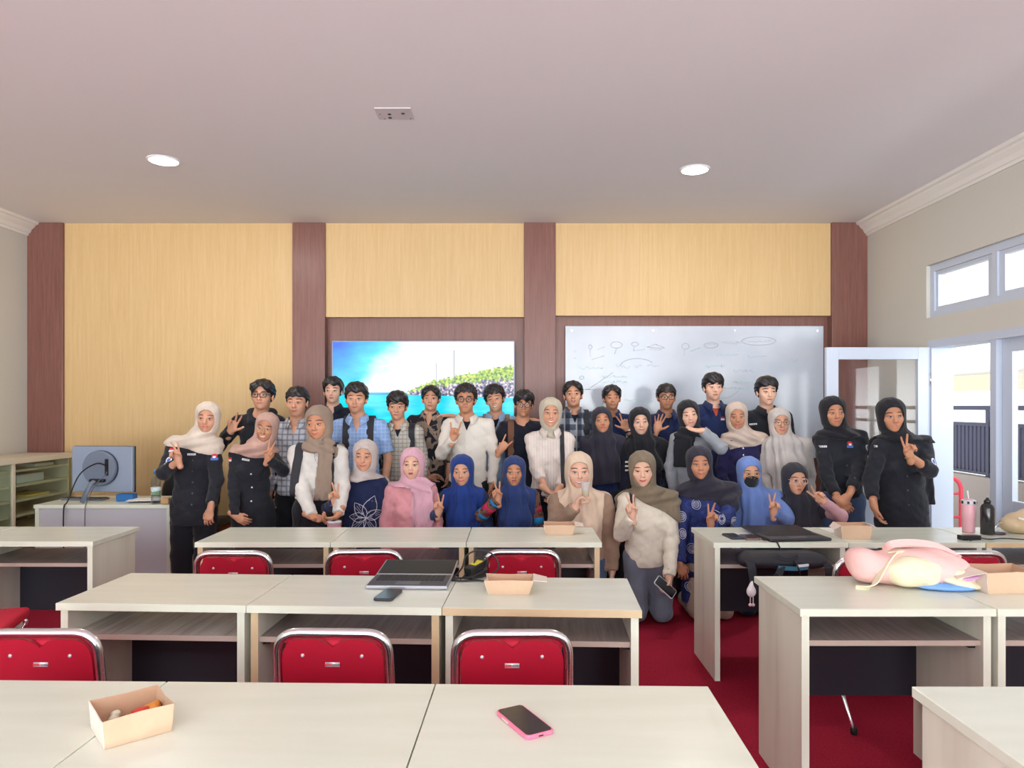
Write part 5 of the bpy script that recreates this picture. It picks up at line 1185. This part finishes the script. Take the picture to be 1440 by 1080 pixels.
# ================================================================ the class, back row (young men)
P_ = person
P_('M1', 'young man in a black hooded jacket and glasses, leftmost of the back row, hand raised', 365, 530.5, 574.7, 5.75, 'm', sx=361, head=(4, -4, 2), skin='mid', hair=('part', .040), top='black', collar=None, inner='black', hood=True, glasses=(m_gfr, 'rect'), mouth='flat',
   arm_l=dict(w=(324, 607), off=.2, dir=22, g='three', pole=(-.8, .2, -.9)), fw=.98)
P_('M2', 'young man in a grey plaid shirt between the black jacket and the taupe hijab', 414, 541, 585, 5.7, 'm', head=(2, 0, 0), skin='mid', hair=('short', .045), top='greyplaid', collar='greyplaid', inner='skin', fw=1.05)
P_('M3', 'young man with messy curly hair and black shirt before the brown pillar', 466, 528, 566, 6.08, 'm', head=(4, -2, 0), skin='fair', hair=('messy', .055), top='dnavy', collar='dnavy', inner='skin', mouth='flat', fw=.96)
P_('M4', 'smiling young man in a light blue short-sleeved check shirt with backpack straps', 499, 536, 580, 5.66, 'm', sx=505, head=(5, 0, 1), skin='mid', hair=('full', .052), top='lblue', sleeve=(.40, .40), collar='lblue', inner='skin', fw=1.06, wide=1.04)
P_('M5', 'young man in a beige windowpane shirt with black backpack straps', 557, 549, 590, 5.84, 'm', sx=561, head=(2, 3, 0), skin='mid', hair=('full', .036), top='beigeplaid', collar='beigeplaid', inner='tee', mouth='flat', wide=.95)
P_('M6', 'young man in a black batik shirt with beige leaves, before the screen', 605, 539, 576.5, 6.1, 'm', sx=602, head=(2, -4, 0), skin='mid', hair=('part', .046), top='batikm', collar='batikm', inner='skin', wide=.98, fw=.98, sleeve=(.5, .8), arm_l=dict(w=(606, 680), off=.16, dir=80, g='relax', face='in'))
P_('M7', 'man in a cream linen shirt and dark round glasses making a horn sign', 654, 538, 580, 5.72, 'm', sx=658, head=(0, -2, 0), skin='tan', hair=('curly', .062), top='linen', collar='linen', inner='tee', glasses=(m_gfr, 'round'), mouth='flat', wide=1.03,
   buttons=(4, 0, -.06, -.36, m_btn), arm_l=dict(w=(637, 617), off=.24, dir=12, g='rock', pole=(-.45, .1, -1)))
P_('M8', 'grinning young man in a pale blue shirt with tan straps, head tilted', 695, 539, 578, 6.12, 'm', sx=698, head=(-4, -2, -10), skin='mid', hair=('curly', .050), top='lblue2', collar='lblue2', inner='tee', mouth='grin',
   arm_l=dict(w=(636, 586), off=.02, dir=-80, g='relax', face='down', pole=(-.2, .3, -1)))
P_('M9', 'young man in a black tee and round glasses making a horn sign', 736.5, 549, 585.5, 5.92, 'm', sx=733, head=(0, 2, 3), skin='tan', hair=('messy', .040), top='tee', sleeve=(.45, .45), glasses=(m_gfr, 'round'), mouth='flat', fw=.98,
   arm_l=dict(w=(704, 634), off=.25, dir=32, g='rock', face='back', pole=(-.8, .2, -1)))
P_('M11', 'young man in a black and white flannel sticking out his tongue', 806, 532, 571, 6.12, 'm', sx=809, head=(-4, -8, -2), skin='mid', hair=('part', .050), top='flannel', collar='flannel', inner='tee', mouth='tongue', arm_l=dict(w=(760, 594), off=.05, dir=-70, g='relax', face='down', pole=(-.3, .3, -1)))
P_('M12', 'young man in a navy jacket with spread fingers, between flannel shirt and glasses wearer', 861.7, 539, 575, 6.2, 'm', sx=860, head=(-2, -4, -2), skin='tan', hair=('part', .046), top='navyj', collar='navyj', inner='tee', badges=(('flag', 882, 603),), arm_r=dict(w=(881, 603), off=.25, dir=-24, g='three', pole=(.8, .2, -1)))
P_('M13', 'young man in a navy jacket and black glasses with an open raised hand', 939, 537, 575, 6.1, 'm', head=(-3, 0, 0), skin='tan', hair=('short', .044), top='navyj', collar='navyj', inner='tee', glasses=(m_gfr, 'rect'), arm_l=dict(w=(923, 606), off=.3, dir=14, g='open', pole=(-.9, .2, -.9)))
P_('M14', 'tall young man in a navy jacket over a rust tee, before the whiteboard', 1006, 522, 561.7, 5.95, 'm', head=(-2, -2, 0), skin='fair', hair=('fringe', .034), top='navyj', collar='navyj', inner='orange', mouth='flat', badges=(('flag', 1021, 589),))
P_('M15', 'young man in a black uniform at the right end of the back row', 1082.4, 527.7, 568.7, 5.9, 'm', sx=1081, head=(-2, 0, 0), skin='fair', hair=('full', .050), top='black', collar='black', inner='tee', mouth='flat', badges=(('tag', 1066, 597, 4),))
# ---------------------------------------------------------------- middle row (standing women)
P_('F16', 'woman in a cream hijab and black uniform at the left end, making a peace sign', 288.5, 563, 608, 5.25, sx=270, head=(13, 0, 3), skin='mid', hijab=dict(m='cream', slant=-12, hem=634, drop=(-.20, 656), cape=.15), top='black', bottom='blkt', hem=741, wide=1.08, loose=1.08, mouth='flat',
   badges=(('tag', 262, 640), ('emblem', 293, 644), ('flag', 233, 634), ('round', 233, 648), ('pocket', 263, 652)), buttons=(5, .035, -.10, -.42, m_btd), sleeve=(.80, .92), arm_l=dict(w=(251, 648), off=.20, dir=-16, g='V', pole=(-.8, .1, -1)), arm_r=dict(w=(296, 716), off=.16, dir=190, g='relax', face='back'))
P_('F10', 'woman in a beige hijab tucked into a cream pinstriped shirt', 775, 556.5, 600, 5.62, sx=773.5, head=(1, -2, 2), skin='mid', hijab=dict(m='sage', style='neck'), top='stripe', collar='stripe', mouth='grin', wide=1.05, loose=1.05, hem=700, bottom='black', sleeve=(.78, .9),
   arm_l=dict(w=(768, 689), off=.20, dir=120, g='relax', face='in'), arm_r=dict(w=(785, 690), off=.18, dir=215, g='relax', face='in'))
P_('F17', 'woman in a dusty rose hijab and thin glasses making a peace sign', 370.6, 579, 621, 5.3, sx=354, head=(6, 2, 9), skin='tan', hijab=dict(m='dusty', slant=-8, hem=643, tall=1.02), top='black', hem=742, mouth='grin', glasses=(m_gold, 'wire'), wide=1.04, badges=(('tag', 338, 648, -8), ('flag', 314, 648), ('pocket', 336, 662)), buttons=(3, .02, -.14, -.34, m_btn),
   arm_r=dict(w=(377, 645), off=.26, dir=24, g='V', pole=(.9, .1, -1)), arm_l=dict(w=(330, 733), off=.18, dir=120, g='relax', face='back'))
P_('F18', 'woman in a taupe hijab and off-white sweater with black backpack straps', 442, 568.7, 618, 5.08, sx=445, head=(-6, 2, -3), skin='tan', fw=1.08, hijab=dict(m='taupe', slant=0, hem=637, nar=.085, vee=.2, tails=(((459, 625), (452, 705), .05),)), top='offwhite', bottom='blkt', hem=704, wide=1.12, loose=1.08,
   arm_l=dict(w=(438, 726), off=.27, dir=108, g='hold', face='in'), arm_r=dict(w=(476, 722), off=.22, dir=215, g='hold', face='in'))
P_('F19', 'woman in an ink black hijab and navy jacket sticking out her tongue', 847.4, 568.7, 608, 5.75, sx=850, head=(-3, -6, -3), skin='tan', hijab=dict(m='inkv', style='long', hem=682, cape=.4), top='navyj', mouth='tongue', wide=1.05, hem=735)
P_('F20', 'woman in a black hijab and black sweater with cream stripes at the cuff side', 902, 570.5, 611, 5.72, sx=909, head=(-3, 0, -3), skin='fair', hijab=dict(m='blkv', style='long', hem=662, cape=.25), top='dnavy', hem=735, badges=(), wide=1.05)
P_('F21', 'woman in a black hijab and grey cardigan posing with her hand under the chin', 971, 561, 601, 5.52, sx=977, head=(-4, 0, -7), skin='fair', hijab=dict(m='blkv', slant=0, hem=616, nar=.10, tails=(((964, 612), (960, 658), .07),)), top='grey', hem=725, wide=1.06, loose=1.08,
   arm_r=dict(w=(988, 606), off=.20, dir=-84, g='flat', face='up', pole=(1, .1, -.9)))
P_('F22', 'woman in a beige hijab and deep navy cardigan with white buttons', 1037.6, 563.5, 603.7, 5.7, sx=1049, head=(-11, 2, -2), skin='tan', hijab=dict(m='beige', slant=12, hem=629), top='purple', wide=1.08, loose=1.08, hem=735, buttons=(8, -.04, -.05, -.42, m_btn))
P_('F23', 'woman in a long pearl grey hijab and wire glasses', 1100, 573, 611.5, 5.6, sx=1110, head=(-6, 0, -2), skin='mid', hijab=dict(m='pearl', style='long', hem=700, cape=.9), top='pearl', glasses=(m_gfr, 'wire'), hem=745, wide=1.05)
P_('F24', 'woman in a black hijab and black uniform with hands clasped, before the open door', 1177, 555, 600, 5.3, sx=1186, head=(-6, 0, -4), skin='tan', hijab=dict(m='blkv', slant=3, hem=617, vol=1.04), top='black', bottom='jeansb', hem=702, wide=1.1, loose=1.06, badges=(('tag', 1165, 629, 2), ('emblem', 1203, 626), ('flag', 1146, 632), ('round', 1146, 640), ('round', 1229, 631), ('pocket', 1164, 638), ('pocket', 1200, 641)), buttons=(4, -.005, -.10, -.34, m_btd), sleeve=(.85, .85),
   arm_l=dict(w=(1181, 706), off=.22, dir=130, g='relax', face='back'), arm_r=dict(w=(1192, 703), off=.25, dir=215, g='relax', face='back', pole=(1, .1, -.6)))
P_('F25', 'woman in a black hijab and black uniform with bracelet, peace sign at the door frame', 1259, 557.5, 607, 5.05, sx=1272, head=(-12, 0, -4), skin='tan', hijab=dict(m='blkv', slant=-4, hem=620, vol=1.02, drop=(.215, 712), cape=.2), top='black', bottom='blkt', hem=746, wide=1.1, loose=1.08, mouth='pout', badges=(('tag', 1241, 629), ('emblem', 1284, 634), ('round', 1312, 649), ('pocket', 1243, 645)), buttons=(4, -.02, -.10, -.40, m_btd), sleeve=(.85, .72),
   arm_r=dict(w=(1279, 641), off=.22, dir=-12, g='V', pole=(1, .1, -1)), arm_l=dict(w=(1229, 712), off=.12, dir=168, g='relax', face='in'))
# ---------------------------------------------------------------- front row (kneeling women)
P_('F26', 'kneeling woman in a greige hijab and navy top with a white line flower', 510, 616.7, 662.8, 5.15, kneel=True, sx=506, head=(0, 0, 1), skin='mid', hijab=dict(m='greige', hem=681, vee=.25), top='navy', bottom='navy', wide=1.08, loose=1.06, arm_l=dict(w=(471, 707), off=.24, dir=-4, g='V', pole=(-.8, .2, -1)))
P_('F27', 'kneeling woman in a pink hijab and pink blouse', 577.6, 628, 674, 5.12, kneel=True, sx=577, head=(0, -2, 0), skin='fair', fw=.95, hijab=dict(m='pinkv', hem=690, vee=.2, tails=(((594, 684), (595, 745), .07),)), top='pink', bottom='pink', mouth='open', wide=1.04, loose=1.04)
P_('F28', 'kneeling woman in a royal blue hijab and dark denim top, peace sign at her right', 648, 638.7, 683.5, 5.22, kneel=True, sx=652, head=(-3, 2, -2), skin='mid', hijab=dict(m='royal', style='long', hem=760, cape=.3, nar=.125), top='denim', bottom='navy', arm_l=dict(w=(616, 721), off=.22, dir=2, g='V', pole=(-.9, .2, -.9)))
P_('F29', 'kneeling woman in an indigo hijab with patchwork batik sleeves', 723, 639.5, 683.6, 5.2, kneel=True, sx=725, head=(0, -2, 0), skin='tan', fw=.93, hijab=dict(m='indigo', style='long', hem=775, cape=.3, nar=.12), top='batikc', bottom='navy', mouth='open', arm_l=dict(w=(700, 703), off=.22, dir=-10, g='V', pole=(-.9, .2, -.9)))
P_('F30', 'kneeling woman in a sand hijab and taupe sweater raising a plastic cup', 815, 635, 686.7, 5.0, kneel=True, sx=817, head=(-1, 0, 0), skin='fair', fw=1.08, hijab=dict(m='sand', style='long', hem=770, cape=.15, nar=.135), top='brown', bottom='jeansb', mouth='grin', wide=1.16, loose=1.12, hem=790, arm_l=dict(w=(809, 713), off=.30, dir=24, g='hold', face='in', pole=(-.6, .1, -1)), arm_r=dict(down=1, out=.05))
P_('F31', 'kneeling woman in an olive hijab and ivory cardigan making a peace sign', 903.8, 634, 684.6, 4.95, kneel=True, sx=912, head=(-9, 2, -3), skin='fair', hijab=dict(m='olive', slant=-30, hem=712, cape=.5), top='ivory', bottom='jeans', hem=800, wide=1.05, loose=1.1, buttons=(6, .005, -.10, -.40, m_btn),
   arm_l=dict(w=(889, 726), off=.24, dir=-14, g='V', pole=(-.3, .1, -1)), arm_r=dict(w=(941, 812), off=.22, dir=185, g='hold', face='in'))
P_('F32', 'kneeling woman in an ink hijab and navy batik tunic making a peace sign', 985.5, 626, 674, 5.02, kneel=True, sx=998, head=(-8, 0, -3), skin='tan', hijab=dict(m='inkv', slant=-6, hem=706, side=(1, .12), vol=1.02, cape=.5), top='batikn', bottom='khaki', hem=858, wide=1.12, loose=1.12, arm_r=dict(w=(1000, 737), off=.28, dir=6, g='V', pole=(1, .1, -1)), arm_l=dict(w=(956, 792), off=.16, dir=165, g='relax', face='back'))
P_('F33', 'kneeling woman in a cornflower blue hijab with black face mask and glasses', 1058, 641, 686, 5.12, kneel=True, sx=1067, head=(-2, 0, 0), skin='mid', hijab=dict(m='sky', style='long', hem=752, cape=.9), top='sky', bottom='navy', glasses=(m_gold, 'wire'), mask=True, mouth='flat', arm_r=dict(w=(1088, 721), off=.28, dir=0, g='V', pole=(1, .2, -.9)))
P_('F34', 'kneeling woman in a plain black hijab, clear glasses and rose sleeve by the door', 1124, 650, 696, 5.08, kneel=True, sx=1130, head=(2, 0, 2), skin='mid', fw=1.05, hijab=dict(m='charcoal', style='long', hem=775, cape=.4, nar=.16), top='rose', bottom='blkt', glasses=(m_gfr3, 'round'), mouth='pout', arm_r=dict(w=(1157, 705), off=.26, dir=-42, g='V', pole=(1, .2, -.7)))
# ---------------------------------------------------------------- surface decoration on garments
I = PEOPLE['F26']        # white line flower
bm = bmesh.new()
def petal(cx, cy, ang, L, W, n=14):
    out = []
    for k in range(n + 1):
        t = k / n * 2; u = t if t <= 1 else 2 - t; sgn = 1 if t <= 1 else -1; w = W * math.sin(math.pi * min(u, .999) ** .8) * sgn
        a = R(ang); out.append((cx + math.sin(a) * L * u + math.cos(a) * w, cy - math.cos(a) * L * u + math.sin(a) * w))
    return out
def stitched(bm, I, pts, r):
    q = np.array([I['loc'](x, y, .14) for x, y in pts]); H = I['front'](q[:, 0], q[:, 1], .002); tube(bm, [tuple(h) for h in H], r, 5)
for ang, L, W in ((-35, 27, 8), (20, 33, 9), (70, 24, 7), (150, 24, 8), (-130, 27, 8), (-85, 24, 7)):
    stitched(bm, I, petal(511, 731, ang, L, W), .0024); a = R(ang)
    for o_ in (-.25, 0, .25): stitched(bm, I, [(511 + math.sin(a + o_) * L * .25, 731 - math.cos(a + o_) * L * .25), (511 + math.sin(a + o_ * .6) * L * .8, 731 - math.cos(a + o_ * .6) * L * .8)], .0013)
obj('flower_embroidery', bm, mat('white_thread', (214, 216, 228), .8), I['root'])
I = PEOPLE['M6']         # pale leaf motifs on the batik shirt
for (cx, cy, s_) in ((612, 612, 1), (594, 635, .8), (610, 650, .8), (598, 604, .6)):
    bm = bmesh.new()
    for ang in (-40, -15, 10, 35): 
        a = R(ang); stitched(bm, I, [(cx, cy + 8 * s_), (cx + math.sin(a) * 7 * s_, cy + 8 * s_ - 7 * s_), (cx + math.sin(a) * 16 * s_, cy + 8 * s_ - math.cos(a) * 17 * s_)], .008 * s_)
    for v in bm.verts: v.co.y += .005
    obj('leaf_motif', bm, mat('beige_batik_leaf', (168, 148, 132), .8), I['root'])
I = PEOPLE['F32']
for (cx, cy) in ((963, 729), (984, 712), (1008, 726), (1030, 733), (978, 775), (962, 752), (1000, 770), (975, 830), (990, 812)):
    bm = bmesh.new()
    for r_ in (7, 4.5): stitched(bm, I, [(cx + r_ * .8 * math.cos(R(24 * k)), cy + r_ * math.sin(R(24 * k))) for k in range(16)], .0022)
    for k in range(5): stitched(bm, I, [(cx - 2 + k, cy - 3), (cx - 2 + k, cy + 3)], .0012)
    obj('ring_motif', bm, mat('white_thread', (214, 216, 228), .8), I['root'])
I = PEOPLE['F20']
for k in range(3): I['decal']('cuff_stripe', *I['loc'](885, 651 + k * 6, .12), .035, .014, K['ivory'], off=.012)
I = PEOPLE['F29']        # patchwork on the sleeves: bands round the forearm and upper arm
def sleeve_band(I, side, t0, t1, r, m, name, lower=True):
    E, W = I['arms'][side][0], I['arms'][side][1]; A = E if lower else I['S'][side]; Bq = W if lower else E; s = I['s']; bm = bmesh.new()
    tube(bm, [tuple(A + (Bq - A) * t0), tuple(A + (Bq - A) * (t0 + t1) / 2), tuple(A + (Bq - A) * t1)], r * s, 20); obj(name, bm, m, I['root'])
sleeve_band(I, -1, .30, .62, .0485, mat('crimson_patch', (180, 40, 78), .8), 'crimson_sleeve_band'); sleeve_band(I, -1, .05, .2, .0525, mat('blue_patch', (30, 130, 190), .8), 'blue_sleeve_band'); sleeve_band(I, -1, .78, .9, .044, mat('blue_patch', (30, 130, 190), .8), 'blue_sleeve_band')
sleeve_band(I, 1, .62, .86, .0545, mat('blue_patch', (30, 130, 190), .8), 'blue_sleeve_band', False); sleeve_band(I, 1, .30, .48, .0565, mat('crimson_patch', (180, 40, 78), .8), 'crimson_sleeve_band', False)
for key, r in (('F25', .030), ('F26', .033)):
    I = PEOPLE[key]; sd = 1 if key == 'F25' else -1; W, u = I['arms'][sd][1], I['arms'][sd][2]; c_ = W - u * .012; a = np.cross(u, V3(0, -1, 0)); a /= np.linalg.norm(a); b_ = np.cross(u, a); bm = bmesh.new()
    tube(bm, [tuple(c_ + (a * math.cos(R(k * 18)) + b_ * math.sin(R(k * 18))) * r) for k in range(20)], .0035, 6, closed=True); obj('bracelet', bm, m_gold, I['root'])
I = PEOPLE['F18']; bm = bmesh.new(); stitched(bm, I, [(436, 632), (438, 645), (443, 655), (445, 656), (450, 648)], .0012); stitched(bm, I, [(444, 651), (444, 657)], .005); obj('necklace', bm, m_btd, I['root'])
# ---------------------------------------------------------------- backpacks and held things
backpack('M4', 'dark backpack worn over the light blue check shirt', m_blk, w=.055)
backpack('M5', 'black backpack worn over the beige windowpane shirt', m_blk, w=.05, dx=.115)
backpack('M8', 'tan-strapped backpack worn over the pale blue shirt', cloth('tan_webbing', (150, 128, 104)), w=.05)
backpack('M9', 'brown strap bag worn over the black tee', cloth('brown_webbing', (120, 84, 66)), w=.05, body=False, sides=(-1,))
backpack('M11', 'black strap bag worn over the flannel shirt', m_blk, w=.05, body=False, sides=(1,))
backpack('F10', 'thin black strap bag on the shoulder of the pinstriped shirt', m_blk, w=.034, body=False, sides=(1,))
backpack('F18', 'black backpack worn over the off-white sweater', m_blk, w=.06, dx=.118)
backpack('F31', 'black strap bag on the shoulder of the ivory cardigan', m_blk, w=.035, body=False, sides=(-1,), dx=.12, th0=48)
def wp(key, side, u=0, n=0, v=0):
    I = PEOPLE[key]; E, W, uu, nn, g = I['arms'][side]; uu = uu / np.linalg.norm(uu); nn = nn - uu * (nn @ uu); nn /= np.linalg.norm(nn); vv = np.cross(uu, nn) * (1 if side < 0 else -1)
    return Vector(W + uu * u + nn * n + vv * v) + Vector((I['X0'], I['d'], 0))
q = wp('F30', -1, .075, .055, .0); cp = thing('plastic_cup', 'clear plastic cup with yellow juice held by the woman in the sand hijab', 'cup', (at(823, 690, q.y).x, q.y - .01, at(823, 693, q.y).z))
m_cup, t = newmat('clear_cup_plastic'); tr = t.n('ShaderNodeBsdfTransparent'); tr.inputs[0].default_value = (.93, .93, .94, 1); gl = t.n('ShaderNodeBsdfPrincipled'); gl.inputs['Base Color'].default_value = srgb(246, 246, 248); gl.inputs['Roughness'].default_value = .25; mx = t.n('ShaderNodeMixShader'); mx.inputs[0].default_value = .3
t.l(tr.outputs[0], mx.inputs[1]); t.l(gl.outputs[0], mx.inputs[2]); t.l(mx.outputs[0], t.t.nodes['Material Output'].inputs[0])
obj('cup', lathe(bmesh.new(), [(.022, -.02), (.024, -.018), (.031, .068), (.0325, .070), (.0305, .069), (.0235, -.016)], 24), m_cup, cp); obj('juice', lathe(bmesh.new(), [(.0225, -.015), (.0255, .018)], 24), mat('yellow_juice', (240, 206, 60), .2), cp)
q = at(470, 737, 4.80); mg = thing('mug', 'pink insulated mug with a clear lid held by the woman in the taupe hijab', 'mug', (q.x, q.y, q.z - .06))
obj('body', lathe(bmesh.new(), [(.036, -.03), (.040, -.026), (.046, .062), (.047, .066)], 28), m_pk, mg); obj('lid', lathe(bmesh.new(), [(.048, .066), (.049, .08), (.042, .084)], 28), mat('clear_grey_lid'), mg); obj('lid_slide', B(-.012, -.035, .083, .012, .03, .088), m_black, mg, bevel=.003)
I = PEOPLE['F31']; q = at(935, 826, I['d'] - .29)
phn = phone('smartphone', q, 0, .075, .155, .009, mat('white_phone_case', (226, 228, 236), .35), 'black phone held low by the woman in the ivory cardigan', None, (16, 18, 26)); yv = Vector((-.74, .12, .66)).normalized(); zv = Vector((-.42, -.36, .84)); zv = (zv - yv * zv.dot(yv)).normalized(); phn.matrix_world = Matrix.Translation(q) @ Matrix((yv.cross(zv), yv, zv)).transposed().to_4x4()
